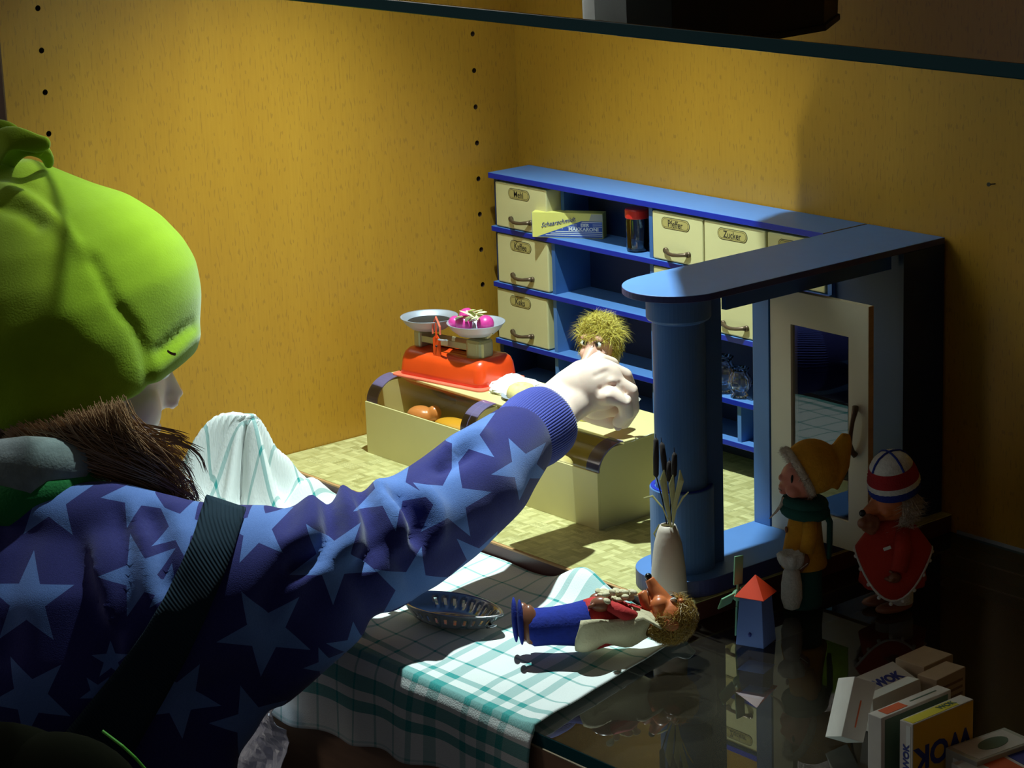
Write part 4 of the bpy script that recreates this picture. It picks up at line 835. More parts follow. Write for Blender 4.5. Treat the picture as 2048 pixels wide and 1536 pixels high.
# ------------------------------------------------------------------ two standing dolls at the right
left = nrm(np.array([-CR[0], -CR[1], 0])); toc = nrm(np.array([-CF[0], -CF[1], 0]))
def std_frame(turn): f = left * math.cos(math.radians(turn)) + toc * math.sin(math.radians(turn)); return np.stack([f, np.cross([0, 0, 1.0], f), [0, 0, 1.0]], 1)   # x=face, z=up
def ochre_doll():
    O = at(1608, 1209, 2, 0.0); O[2] = 0.0002; R = std_frame(8); k = 0.001; P = lambda x, y, z: O + R @ (np.array([x, y, z]) * k)
    d = thing('dwarf_doll', 'doll in an ochre coat and fur-trimmed pointed cap standing by the open door', 'doll', O)
    ring = lambda z, rx, ry, x0=0, n=24: np.array([P(x0 + rx * math.cos(a), ry * math.sin(a), z) for a in np.arange(n) * 2 * math.pi / n])
    MB().loft([ring(0, 14, 13, 1), ring(3, 14.5, 13.5, 1), ring(15, 12.5, 12, 0), ring(34, 12, 12, -1)]).build('trousers', M['felt_green'], d, smooth=True)
    MB().loft([ring(29, 16, 15, 0), ring(31, 16.5, 15.5, 0), ring(48, 13.5, 13, 0), ring(66, 11, 11, -1), ring(76, 7, 7, -1)]).build('coat', M['felt_yellow'], d, smooth=True)
    MB().ell(P(12.8, 1, 57), (1.2 * k, 1.6 * k, 2.4 * k), R).build('button', M['doll_brown'], d, smooth=True)
    cam_s = 1 if (R[:, 1] @ toc) > 0 else -1
    for s_ in (-1, 1):
        a = MB().tube([P(-2, s_ * 9, 69), P(-1, s_ * 14, 57), P(2, s_ * 15, 44)], [5.2 * k, 5.4 * k, 5.0 * k], 14).build('arm', M['felt_yellow'], d, smooth=True)
        h = MB().ell(P(4, s_ * 15, 38), (4.2 * k, 3.2 * k, 5.4 * k), R)
        for q in range(4): h.tube([P(5 + 1.0 * q - 1.5, s_ * 16, 35), P(7.5 + 1.0 * q - 1.5, s_ * 15.5, 30.5 + 0.5 * q)], [1.3 * k, 0.9 * k], 6)
        h.tube([P(7, s_ * 14, 39), P(10, s_ * 13, 36.5)], [1.4 * k, 1.0 * k], 6)
        h.build('hand', M['doll_brown'], a, smooth=True)
    for z, r_, t_ in ((70, 12.5, 5.2), (76, 12.0, 4.6)): MB().tube([P(-1 + r_ * math.cos(a), r_ * 0.95 * math.sin(a), z + 1.5 * math.cos(a)) for a in np.linspace(0, 2 * math.pi, 25)], t_ * k, 12, cap=False).build('scarf', M['felt_green'], d, smooth=True)
    MB().tube([P(-12, cam_s * 5, 74), P(-17, cam_s * 7, 62), P(-16.5, cam_s * 8, 48), P(-16, cam_s * 8, 36)], [5 * k, 4.2 * k, 4.2 * k, 3.4 * k], 10, flat=0.5).build('scarf_end', M['felt_green'], d, smooth=True)
    hd = MB(); hd.ell(P(1, 0, 93), (15.5 * k, 14.5 * k, 14.0 * k), R, 28, 18)
    hd.tube([P(13, 0, 94.5), P(17.5, 0, 95.5)], [3.6 * k, 2.0 * k], 12); hd.ell(P(15.0, 0, 88.5), (2.8 * k, 4.4 * k, 2.2 * k), R); hd.ell(P(14.8, 0, 84.8), (2.6 * k, 4.0 * k, 1.9 * k), R)
    for s_ in (-1, 1): hd.ell(P(9, s_ * 8.5, 88), (6 * k, 5 * k, 5.5 * k), R)
    V, N, F = baked(hd, 0.0008, 2); head = raw(V, F).build('head', M['doll_red'], d, smooth=True)
    for s_ in (-1, 1):
        MB().ell(P(10.6, s_ * 10.2, 96.5), (1.5 * k, 0.9 * k, 3.2 * k), R @ R3('z', s_ * 40)).build('eye', M['black'], head, smooth=True)
    MB().tube([P(16.8, -3.5, 86.5), P(17.6, 0, 86.7), P(16.8, 3.5, 86.5)], 0.4 * k, 6).build('mouth', M['doll_brown'], head)
    MB().tube([P(13.5, 0, 80), P(16, 0, 75), P(20, 0, 70), P(25, 1, 66)], [1.8 * k, 1.4 * k, 0.9 * k, 0.3 * k], 8).build('goatee', M['fur'], head, smooth=True)
    cp = MB(); cp.ell(P(-6.5, 0, 101.5), (20 * k, 18.5 * k, 19.0 * k), R @ R3('y', -28), 28, 18); cp.tube([P(-14, 0, 92), P(-24, 0, 104), P(-29, 0, 117), P(-30.5, 0, 123)], [13 * k, 9.5 * k, 5.6 * k, 3.0 * k], 16)
    V, N, F = baked(cp, 0.0012, 6); L_ = (V - O) @ R
    ax = nrm([0.88, 0, -0.47]); keep = (L_ - np.array([4.0, 0, 99]) * k) @ ax < 0; F = [f for f in F if all(keep[i] for i in f)]
    raw(V, F).build('cap', M['felt_yellow'], d, smooth=True, solid=0.8 * k)
    cR = R @ np.stack([ax, [0, 1, 0], np.cross(ax, [0, 1, 0])], 1); cc_ = P(3.0, 0, 98.5)
    MB().tube([cc_ + cR @ (np.array([0, 16.6 * math.cos(a), 17.4 * math.sin(a)]) * k) for a in np.linspace(0, 2 * math.pi, 33)], 2.9 * k, 10, cap=False).build('fur_trim', M['fur'], d, smooth=True)
    rs = np.random.RandomState(4); mb = MB()
    for q in range(1500):
        a = rs.rand() * 6.283; p = cc_ + cR @ (np.array([1.2 * rs.randn(), 17.0 * math.cos(a), 17.8 * math.sin(a)]) * k); dv = cR @ nrm([0.8 + rs.randn() * 0.4, math.cos(a) * 0.7 + rs.randn() * .3, math.sin(a) * 0.7 + rs.randn() * .3]); wv = nrm(np.cross(dv, rs.randn(3))) * 0.22 * k
        mb.add([p - wv, p + wv, p + dv * 4.6 * k], [(0, 1, 2)])
    mb.build('fur_hairs', M['fur'], d)
    # white sack in the hand
    sO = at(1592, 1150, 1, O[1] + (P(8, cam_s * 17, 30) - O)[1]); sO = P(13, cam_s * 16, 0)
    q = lambda z: np.array([sO[0], sO[1], z * k])
    sk = thing('cloth_sack', 'small white knitted sack held by the ochre-coated doll', 'sack', q(3))
    MB().lathe([(1 * k, 3 * k), (5.5 * k, 5 * k), (7.5 * k, 12 * k), (7.4 * k, 22 * k), (6.0 * k, 31 * k), (4.6 * k, 34 * k)], (sO[0], sO[1], 0), seg=20).build('sack_body', M['wool_white'], sk, smooth=True)
    rr = []
    for r_, z in ((4.6, 34), (7.5, 36.5), (9.0, 40), (9.5, 44), (8.0, 45.5), (4.0, 43), (1.0, 42)):
        a = np.arange(28) * 2 * math.pi / 28; f = r_ * k * (1 + 0.10 * np.sin(7 * a)); rr.append(np.stack([sO[0] + f * np.cos(a), sO[1] + f * np.sin(a), np.full(28, z * k)], 1))
    MB().loft(rr).build('sack_frill', M['wool_white'], sk, smooth=True)
    MB().tube([q(34) + left * 0.0045, q(34.5) + toc * 0.005, q(33) - left * 0.006, P(2, cam_s * 18, 37)], 0.35 * k, 6).build('string', M['cardwhite'], sk)
ochre_doll()
def red_doll():
    O = at(1786, 1214, 2, 0.0); O[2] = 0.0002; R = std_frame(25); k = 0.001; P = lambda x, y, z: O + R @ (np.array([x, y, z]) * k)
    d = thing('girl_doll', 'doll in a red dress and striped knitted cap standing at the far right', 'doll', O)
    ring = lambda z, rx, ry, x0=0, n=28, w=0.0, f=7: np.array([P(x0 + rx * (1 + w * math.sin(f * a)) * math.cos(a), ry * (1 + w * math.sin(f * a)) * math.sin(a), z) for a in np.arange(n) * 2 * math.pi / n])
    for s_ in (-1, 1):
        MB().ell(P(5, s_ * 8.5, 3.6), (15 * k, 7 * k, 3.8 * k), R).build('shoe', M['doll_brown'], d, smooth=True)
        MB().loft([np.array([P(-1 + 9 * math.cos(a), s_ * 8.5 + 7.6 * math.sin(a), z) for a in np.arange(18) * 2 * math.pi / 18]) for z in (6, 12, 22)]).build('leg', M['wool_white'], d, smooth=True)
    MB().loft([ring(19, 24, 22, 0, 28, 0.05), ring(24, 23, 21.5, 0, 28, 0.05), ring(36, 21, 19, 0, 28, 0.03), ring(50, 17, 16), ring(62, 12, 12), ring(68, 7, 7)]).build('dress', M['redfelt2'], d, smooth=True)
    cp = []
    hem = lambda a: 14 + 30 * (0.5 - 0.5 * math.cos((a - 1.0) * 2))
    for t in np.linspace(0, 1, 8):
        cp.append(np.array([P((8 + 19 * t ** 0.8) * math.cos(a), (8 + 18 * t ** 0.8) * math.sin(a), 67 * (1 - t) + hem(a) * t) for a in np.arange(40) * 2 * math.pi / 40]))
    MB().loft(cp, cap=False).build('cape', M['redfelt2'], d, smooth=True, solid=0.8 * k)
    MB().tube(list(cp[-1]) + [cp[-1][0]], 0.9 * k, 8, cap=False).build('cape_trim', M['wool_white'], d, smooth=True)
    pm = MB()
    for p in cp[-1][::2]: pm.ell(p - np.array([0, 0, 2.2 * k]), (1.5 * k,) * 3, None, 8, 6)
    pm.build('pompoms', M['wool_white'], d, smooth=True)['kind'] = 'stuff'
    lb = at(1768, 1089, 1, P(8, 0, 0)[1] - 0.014)
    MB().box(P(13.5, (1 if (R[:, 1] @ toc) > 0 else -1) * 12.6, 49.5), (5.5 * k, 0.8 * k, 2.4 * k), R @ R3('z', -35) @ R3('y', 22)).build('white_tab', M['cardwhite'], d, bevel=0.3 * k)
    cs = 1 if (R[:, 1] @ toc) > 0 else -1
    for s_ in (-1, 1):
        z0 = 30 if s_ == cs else 62
        a = MB().tube([P(0, s_ * 10, 60), P(4, s_ * 18, 48 if s_ == cs else 58), P(9, s_ * (20 if s_ == cs else 10), 34 if s_ == cs else 62)], [5.5 * k, 6 * k, 5.5 * k], 14).build('sleeve', M['redfelt2'], d, smooth=True)
        h = MB().ell(P(12, s_ * (20 if s_ == cs else 8), z0), (5 * k, 3.4 * k, 3.6 * k), R)
        for q in range(4): h.tube([P(14, s_ * (20 if s_ == cs else 8) + (q - 1.5) * 1.7, z0), P(18, s_ * (19 if s_ == cs else 7) + (q - 1.5) * 1.8, z0 - 1)], [1.2 * k, .8 * k], 6)
        h.tube([P(11, s_ * (18 if s_ == cs else 6), z0 + 2), P(14, s_ * (16 if s_ == cs else 4), z0 + 4)], [1.3 * k, .9 * k], 6)
        h.build('hand', M['doll_brown'], a, smooth=True)
    hd = MB(); hd.ell(P(2, 0, 78), (15 * k, 13.5 * k, 13.5 * k), R, 26, 16); hd.tube([P(12, 0, 77), P(19, 0, 74.5), P(24, 0, 73)], [6.5 * k, 4.6 * k, 3.2 * k], 14); hd.tube([P(9, 0, 70), P(15, 0, 68.5)], [5 * k, 3.2 * k], 12)
    for s_ in (-1, 1): hd.ell(P(10, s_ * 7, 75), (5.5 * k, 5 * k, 5 * k), R)
    V, N, F = baked(hd, 0.0009, 2); head = raw(V, F).build('head', M['doll_skin'], d, smooth=True)
    MB().ell(P(25.5, 0, 73.5), (2.5 * k,) * 3).build('nose', M['black'], head, smooth=True)
    for s_ in (-1, 1): MB().tube([P(13.4, s_ * 4.5, 82), P(12.6, s_ * 7.8, 82.4), P(9.6, s_ * 10.6, 80)], 0.6 * k, 6).build('closed_eye', M['ink'], head)
    MB().tube([P(16.5, -3.5, 70.5), P(19, 0, 70.5), P(16.5, 3.5, 70.5)], 0.5 * k, 6).build('mouth', M['doll_brown'], head)
    tufts(1800, P(0, 0, 79), np.array([16, 15, 15]) * k, R, lambda q: q[0] < 0.15 and q[2] < 0.5, 11 * k, 0.35 * k, M['fur'], d, 31, lift=0.5, comb=(0, 0, -1.0), name='hair')
    br = MB(); rs = np.random.RandomState(2)
    for q in range(14): br.ell(P(22 + rs.randn() * 3, 6 * rs.rand() * cs, 60 + 14 * rs.rand()), (4 * k, 4 * k, 4 * k), None, 10, 8)
    V, N, F = baked(br, 0.0012, 2); raw(V, F).build('fur_muff', M['doll_brown'], d, smooth=True)
    cap = thing('knitted_cap', 'striped blue white and red knitted cap on the red-dressed doll', 'cap', P(0, 0, 88))
    T = R @ R3('y', 14) @ R3('x', -6 * cs); C_ = P(-1, 0, 86)
    prof = [(17.6, 0), (18.4, 2), (18.6, 6), (18.2, 10), (17.0, 15), (15.2, 20), (12.4, 24.5), (8.4, 28), (3.6, 29.8), (0.3, 30.2)]
    def band(i0, i1, m):
        pr = prof[i0:i1 + 1]; R_ = []
        for j in range(len(pr) - 1):
            for t in np.linspace(0, 1, 5)[:-1]: R_.append((pr[j][0] * (1 - t) + pr[j + 1][0] * t, pr[j][1] * (1 - t) + pr[j + 1][1] * t))
        R_.append(pr[-1]); rings = []
        for r_, z in R_:
            a = np.arange(60) * 2 * math.pi / 60; f = r_ * k * (1 + 0.018 * np.sin(30 * a + z * 2.2)); rings.append(np.stack([f * np.cos(a), f * np.sin(a), np.full(60, z * k)], 1) @ T.T + C_)
        MB().loft(rings, cap=(i1 == 9)).build('knit_band', M[m], cap, smooth=True)
    band(0, 2, 'knit_blue'); band(2, 3, 'wool_white'); band(3, 5, 'knit_red'); band(5, 9, 'wool_white')
    for a0 in (0, 1.57):
        MB().tube([C_ + T @ (np.array([r_ * 1.02 * math.cos(a0) * s_, r_ * 1.02 * math.sin(a0) * s_, z * 1.01]) * k) for s_, L_ in ((1, prof[5:]), (-1, prof[5:][::-1])) for r_, z in L_], 0.8 * k, 6).build('knit_line', M['knit_blue'], cap)
red_doll()
# ------------------------------------------------------------------ little product cartons at the lower right
def carton(label, c, size, mats, R=None, txt=()):
    """mats: body, {face: material}; faces +x, -y, top"""
    R = np.eye(3) if R is None else R; c = np.array(c, float); hx, hy, hz = np.array(size) / 2
    off = max(-min((R @ np.array([sx_ * hx, sy_ * hy, sz_ * hz]))[2] for sx_ in (-1, 1) for sy_ in (-1, 1) for sz_ in (-1, 1)), 0); cc_ = c + np.array([0, 0, off + 0.0002])
    t = thing('product_carton', label, 'carton', c, 'little product cartons at the lower right')
    MB().box(cc_, size, R).build('carton_body', M[mats[0]], t, bevel=0.0004)
    for f, rect, m in mats[1]:
        a0, a1, b0, b1 = rect; e = 0.0002
        if f == 'x': p, s_ = [hx, hy * (a0 + a1) / 2, hz * (b0 + b1) / 2], (2 * e, hy * abs(a1 - a0), hz * abs(b1 - b0))
        elif f == 'y': p, s_ = [hx * (a0 + a1) / 2, -hy, hz * (b0 + b1) / 2], (hx * abs(a1 - a0), 2 * e, hz * abs(b1 - b0))
        else: p, s_ = [hx * (a0 + a1) / 2, hy * (b0 + b1) / 2, hz], (hx * abs(a1 - a0), hy * abs(b1 - b0), 2 * e)
        MB().box(cc_ + R @ np.array(p), s_, R).build('printed_panel', M[m], t)
    for s_, size_, f, (a, b_), m, bold in txt:
        e = 0.00035
        if f == 'x': p, ex_, ey_ = [hx + e, hy * a, hz * b_], R[:, 1], R[:, 2]
        elif f == 'xr': p, ex_, ey_ = [hx + e, hy * a, hz * b_], R[:, 2], -R[:, 1]
        elif f == 'xu': p, ex_, ey_ = [hx + e, hy * a, hz * b_], -R[:, 1], -R[:, 2]
        elif f == 'y': p, ex_, ey_ = [hx * a, -hy - e, hz * b_], R[:, 2], -R[:, 0]
        elif f == 'yh': p, ex_, ey_ = [hx * a, -hy - e, hz * b_], R[:, 0], R[:, 2]
        else: p, ex_, ey_ = [hx * a, hy * b_, hz + e], R[:, 1], -R[:, 0]
        text(s_, size_, cc_ + R @ np.array(p), ex_, ey_, M[m], 'lettering', t, bold=bold)
    return t, cc_
carton('upright white carton with an orange panel on top, left of the yellow one', (0.7637, -0.3450, 0), (0.0105, 0.062, 0.0395),
       ('pack_white', [('z', (-0.7, 0.7, -0.78, -0.20), 'pack_red'), ('z', (-0.1, 0.1, 0.0, 0.75), 'pack_green'), ('x', (-0.9, 0.9, -0.9, 0.9), 'pack_green')]), None, [])
carton('upright yellow carton with large dark blue lettering on its side', (0.7828, -0.3430, 0), (0.0100, 0.054, 0.0395),
       ('pack_white', [('z', (-0.7, 0.8, -0.95, 0.55), 'pack_lemon'), ('x', (-0.98, 0.98, -0.97, 0.97), 'pack_yellow'), ('y', (0.0, 0.7, -0.9, 0.9), 'cardwhite')]), None,
       [('WOK', 0.0200, 'xu', (0.0, -0.15), 'pack_blue', 0.0007), ('WOK', 0.0055, 'z', (0, 0.30), 'pack_green', 0.0002), ('WOK', 0.0062, 'y', (0.1, -0.1), 'pack_blue', 0.0002)])
carton('flat grey-white carton with a green oval on top near the right edge', (0.8045, -0.3200, 0), (0.026, 0.048, 0.0170), ('pack_grey', [('z', (-0.85, 0.85, -0.85, 0.85), 'pack_white'), ('y', (-0.5, 0.5, -0.6, 0.5), 'cardwhite')]), R3('z', -6))
tt = bpy.data.objects['product_carton.002']
MB().lathe([(0.0062, 0), (0.0062, 0.0003)], (0.8045, -0.3180, 0.0174), seg=28, sy=1.9).build('printed_oval', M['pack_green'], tt)
carton('flat carton with red and blue print at the bottom right corner', at(2010, 1545, 2, 0.007) * np.array([1, 1, 0]), (0.030, 0.055, 0.0140), ('pack_white', [('z', (-0.9, 0.9, -0.5, 0.1), 'pack_red'), ('z', (-0.9, 0.9, 0.2, 0.9), 'pack_blue')]), R3('z', -12))
carton('slim white carton lying between the tan one and the orange-panelled one', (0.7150, -0.3060, 0), (0.0100, 0.046, 0.0215), ('pack_white', [('z', (-0.95, 0.95, -0.97, 0.97), 'cardwhite')]), R3('z', 2) @ R3('y', -6))
carton('low tan carton with fine print behind the slim white one', (0.7190, -0.2640, 0), (0.0150, 0.030, 0.0230), ('pack_tan', [('x', (-0.8, 0.8, -0.5, -0.35), 'pack_brown'), ('x', (-0.8, 0.8, -0.1, 0.05), 'pack_brown'), ('x', (-0.8, 0.8, 0.3, 0.45), 'pack_brown')]), R3('z', 4))
carton('tilted white carton with small blue lettering at the back of the group', (0.6930, -0.2880, 0), (0.0250, 0.040, 0.0130), ('pack_white', [('z', (-0.97, 0.97, -0.97, 0.97), 'pack_white')]), R3('z', 2) @ R3('y', 18), [('WOK', 0.0095, 'z', (0.0, 0.05), 'pack_blue', 0.0005)])
carton('brown carton with a dark open end behind the tilted white one', (0.6910, -0.2480, 0), (0.0230, 0.030, 0.0200), ('pack_tan', [('x', (-0.8, 0.8, -0.5, 0.6), 'pack_brown'), ('z', (-0.97, 0.97, -0.97, 0.97), 'pack_tan')]), R3('z', 3))
cA = at(1664, 1510, 2, 0.0); ra = nrm([CR[0], CR[1], 0]); rf_ = nrm([-CF[0], -CF[1], 0])
RA = np.stack([ra, np.cross([0, 0, 1.0], ra), [0, 0, 1.0]], 1) @ R3('y', 21) @ R3('z', 6) @ R3('x', -27)
carton('small white box leaning back, orange label ends on its top, left of the group', cA + (-rf_) * 0.012 + ra * 0.013, (0.0145, 0.027, 0.0370), ('pack_white', [('z', (-0.7, 0.7, -0.85, -0.50), 'pack_red'), ('z', (-0.7, 0.7, 0.50, 0.85), 'pack_red'), ('z', (-0.6, 0.6, -0.45, 0.45), 'pack_grey'), ('y', (-0.06, 0.06, -0.6, 0.3), 'pack_red')]), RA)
# ------------------------------------------------------------------ the child reaching into the cabinet
FX, FY = 0.16, -0.66
ch = thing('person', 'child seen from behind in lime fleece hat and blue star-print hoodie, reaching in', 'person', (FX, FY, -Z0))
def pxr(px, d): return px * d / FPX
def sring_px(u, v, d, ru, rv, tilt=0.0, n=28, rd=None):
    """elliptical cross-section given in world metres around a point of the arm"""
def limb(mb, pts, n=28, depthk=0.9):
    C_ = [S(u, v, d) for u, v, d, r in pts]; Rr = [pxr(r, d) for u, v, d, r in pts]
    mb.tube(C_, Rr, n, flat=depthk, up=tuple(CF)); return C_
# --- hand
hb = MB()
def chain(mb, pts, n=14): mb.tube([S(u, v, d) for u, v, d, r in pts], [r * 0.001 for *_, r in pts], n); mb.ell(S(*pts[-1][:3]), (pts[-1][3] * 0.001,) * 3)
W_ = [(1040, 862, 1.776, 0.0215), (1085, 836, 1.790, 0.0208), (1120, 808, 1.800, 0.0208), (1150, 785, 1.805, 0.0216), (1180, 768, 1.808, 0.0230), (1205, 757, 1.810, 0.0205), (1220, 752, 1.812, 0.0150)]
hb.ell(S(1195, 800, 1.812), (0.017, 0.012, 0.015), np.stack([CR, CF, CU], 1)); hb.ell(S(1225, 800, 1.812), (0.012, 0.009, 0.013), np.stack([CR, CF, CU], 1))
hb.tube([S(u, v, d) for u, v, d, r in W_], [r for *_, r in W_], 24, flat=0.62, up=tuple(CF * 0.75 + CR * 0.35 - CU * 0.25))
F_ = [[(1178, 738, 1.824, 7.0), (1196, 722, 1.828, 7.4), (1222, 730, 1.842, 6.6), (1236, 758, 1.850, 6.0), (1240, 790, 1.850, 5.4)],
      [(1190, 752, 1.812, 7.0), (1216, 738, 1.806, 7.6), (1248, 752, 1.814, 6.8), (1262, 790, 1.822, 6.3), (1254, 822, 1.824, 5.6)],
      [(1195, 775, 1.806, 7.0), (1228, 765, 1.793, 7.6), (1260, 782, 1.798, 6.9), (1263, 818, 1.804, 6.4), (1247, 843, 1.808, 5.8)],
      [(1190, 795, 1.800, 7.0), (1222, 792, 1.784, 7.2), (1249, 803, 1.786, 6.4), (1253, 828, 1.792, 5.9), (1238, 844, 1.798, 5.3)],
      [(1120, 800, 1.815, 9.0), (1160, 815, 1.828, 8.6), (1195, 832, 1.828, 7.6), (1222, 842, 1.824, 6.4)]]
HB = np.stack([nrm(CR * 0.9 + CU * 0.35), CF, nrm(CU * 0.9 - CR * 0.35)], 1)
hb.ell(S(1168, 772, 1.802), (0.0210, 0.0120, 0.0178), HB, 24, 16); hb.ell(S(1200, 768, 1.797), (0.0185, 0.0115, 0.0200), HB, 24, 16)
for f in F_: chain(hb, f)
V, N, F = baked(hb, 0.0013, 9)
V = creases(V, N, [([(1212, 742), (1190, 752)], 5, -0.0006), ([(1228, 770), (1200, 778)], 5, -0.0008), ([(1240, 765), (1256, 800)], 4, -0.0010), ([(1208, 735), (1210, 736)], 9, 0.0010), ([(1222, 762), (1224, 763)], 8, 0.0010), ([(1218, 792), (1220, 793)], 7, 0.0008)])
hand = raw(V, F).build('body', M['skin'], ch, smooth=True, sub=0)
MB().ell(S(1236, 851, 1.797), (0.0034, 0.0012, 0.0040), np.stack([CR, CF, CU], 1)).build('fingernail', M['nail'], hand, smooth=True)
# --- head with face, ear and nose
hm = MB()
HC = S(150, 690, 1.70)
fdir = nrm(CR * 0.93 + CF * 0.30 - CU * 0.16); hup = nrm(CU * 1.0 + CR * 0.22); hs = np.cross(hup, fdir); hup = np.cross(fdir, hs); HR = np.stack([fdir, hs, hup], 1)
H = lambda x, y, z: HC + HR @ np.array([x, y, z])
hm.ell(HC + HR @ np.array([-0.012, 0, 0.010]), (0.080, 0.066, 0.080), HR, 32, 22); hm.ell(H(0.022, 0, -0.028), (0.046, 0.050, 0.060), HR, 28, 18)
hm.tube([H(0.062, 0, -0.004), H(0.070, 0, -0.018), H(0.0775, 0, -0.026)], [0.006, 0.0075, 0.0070], 14); hm.ell(H(0.0735, 0.006, -0.029), (0.006, 0.0045, 0.005), HR); hm.ell(H(0.0735, -0.006, -0.029), (0.006, 0.0045, 0.005), HR)
hm.ell(H(0.063, 0, -0.048), (0.008, 0.014, 0.0042), HR); hm.ell(H(0.061, 0, -0.055), (0.008, 0.013, 0.0045), HR); hm.ell(H(0.052, 0, -0.074), (0.014, 0.016, 0.012), HR)
for s_ in (-1, 1): hm.ell(H(0.042, s_ * 0.030, -0.038), (0.022, 0.018, 0.022), HR)
hm.tube([H(-0.015, 0, -0.050), H(-0.035, 0, -0.110), H(-0.040, 0, -0.150)], [0.040, 0.036, 0.050], 20)
V, N, F = baked(hm, 0.0028, 3); head = raw(V, F).build('head', M['skin'], ch, smooth=True)
for s_ in (-1, 1):
    MB().ell(H(0.0585, s_ * 0.021, -0.006), (0.008, 0.012, 0.008), HR).build('eye', M['eyewhite'], head, smooth=True)
    MB().tube([H(0.066, s_ * 0.011, -0.002), H(0.0675, s_ * 0.021, 0.0018), H(0.0615, s_ * 0.031, -0.002)], [0.0012, 0.0016, 0.001], 6).build('eyelashes', M['hair_in'], head)
    MB().tube([H(0.062, s_ * 0.010, 0.016), H(0.062, s_ * 0.022, 0.020), H(0.054, s_ * 0.034, 0.016)], [0.002, 0.0022, 0.001], 6).build('eyebrow', M['hair_in'], head)
    MB().ell(H(-0.010, s_ * 0.0655, -0.012), (0.012, 0.004, 0.018), HR @ R3('x', -s_ * 12)).build('ear', M['skin'], head, smooth=True)
# --- fleece hat with knotted top
def hat():
    # (centre px, depth, half width in the view, half depth)
    mb = MB(); E1 = nrm(CR * 0.94 + CU * -0.33 * 0 + CU * 0.0)
    prof = [((168, 812), 250, 1.70, -25), ((150, 760), 270, 1.70, -24), ((128, 680), 284, 1.70, -21), ((108, 610), 290, 1.70, -17), ((95, 545), 272, 1.70, -13), ((80, 480), 240, 1.70, -10), ((55, 425), 195, 1.70, -8), ((25, 380), 140, 1.70, -8), ((10, 345), 95, 1.70, -6), ((2, 322), 60, 1.70, -4)]
    rings = []
    for (u, v), r, d, tl in prof:
        c = S(u, v, d); a = np.arange(48) * 2 * math.pi / 48; t = math.radians(tl); ew = CR * math.cos(t) - CU * math.sin(t)
        rr = pxr(r, d); rings.append(np.array([c + ew * rr * math.cos(x) + (CF * 0.92 + CU * 0.20) * rr * 0.90 * math.sin(x) for x in a]))
    inner = [c * 0.0 + r_ for c, r_ in zip([0] * 0, [])]
    mb.loft(rings)
    # rolled front brim
    V, N, F = baked(mb, 0.0032, 5)
    V = creases(V, N, [([(0, 352), (60, 378), (118, 420), (165, 480), (195, 540), (230, 610), (268, 655), (288, 700), (296, 770)], 10, -0.0034),
                       ([(20, 372), (80, 408), (135, 455), (178, 505)], 16, 0.0040), ([(0, 412), (45, 425), (75, 450)], 12, -0.0035),
                       ([(318, 706), (345, 684), (380, 655)], 10, -0.0045), ([(306, 745), (350, 705), (384, 668)], 16, 0.0035), ([(250, 420), (330, 500), (372, 580)], 60, 0.0035),
                       ([(120, 620), (200, 700), (260, 760)], 50, 0.0030), ([(20, 760), (120, 770), (220, 740)], 40, -0.0020)])
    V = smoothed(V, F, 3)
    return raw(V, F).build('hat', M['fleece'], ch, smooth=True)
ht = hat()
def ribbon(pts, w, name, t=0.003):
    """thick strip of fleece through points (u,v,depth) with half widths in px"""
    C_ = [S(u, v, d) for u, v, d in pts]; L_ = []
    for i, c in enumerate(C_):
        tg = nrm(C_[min(i + 1, len(C_) - 1)] - C_[max(i - 1, 0)]); sdv = nrm(np.cross(tg, CF)); sdv = nrm(sdv + CF * 0.4 * math.sin(i * 1.1)); nn = np.cross(tg, sdv); hw = pxr(w[i], 1.68)
        L_.append([c - sdv * hw - nn * t, c + sdv * hw - nn * t, c + sdv * hw + nn * t, c - sdv * hw + nn * t])
    MB().loft(L_).build(name, M['fleece'], ht, smooth=True, sub=2)
ribbon([(0, 335, 1.69), (25, 305, 1.68), (55, 290, 1.67), (85, 300, 1.67), (98, 318, 1.68), (98, 336, 1.69)], [30, 26, 22, 20, 16, 10], 'hat_knot')
ribbon([(-40, 345, 1.69), (-10, 295, 1.67), (15, 272, 1.66), (50, 280, 1.66), (80, 290, 1.66), (103, 284, 1.66)], [34, 36, 30, 24, 20, 13], 'hat_knot')
ribbon([(-60, 360, 1.70), (-60, 300, 1.68), (-30, 255, 1.67), (10, 252, 1.67), (40, 262, 1.67)], [34, 34, 26, 16, 8], 'hat_knot')
# --- hoodie: torso, hood base, sleeves grown together
jb = MB()
limb(jb, [(120, 1900, 1.60, 270), (130, 1750, 1.60, 275), (140, 1600, 1.60, 290), (135, 1450, 1.60, 315), (120, 1320, 1.60, 325), (115, 1210, 1.60, 290), (115, 1130, 1.61, 235), (115, 1060, 1.62, 170)], 36, 0.62)
ARM = [(250, 1240, 1.60, 225), (340, 1210, 1.60, 205), (450, 1190, 1.605, 185), (560, 1170, 1.61, 165), (660, 1142, 1.625, 142), (740, 1110, 1.64, 125), (820, 1068, 1.66, 118), (890, 1020, 1.68, 114), (950, 968, 1.705, 106), (1000, 920, 1.73, 92), (1036, 884, 1.75, 80), (1056, 866, 1.762, 70)]
limb(jb, ARM, 32, 0.92)
jb.tube([S(485, 1320, 1.60), S(420, 1395, 1.60), S(360, 1475, 1.60), S(350, 1620, 1.60)], [pxr(r_, 1.6) for r_ in (112, 118, 122, 125)], 20, flat=0.8, up=tuple(CF))
jb.tube([S(480, 1300, 1.60), S(600, 1220, 1.61), S(700, 1175, 1.625)], [pxr(150, 1.6), pxr(130, 1.6), pxr(100, 1.6)], 20, flat=0.8, up=tuple(CF))
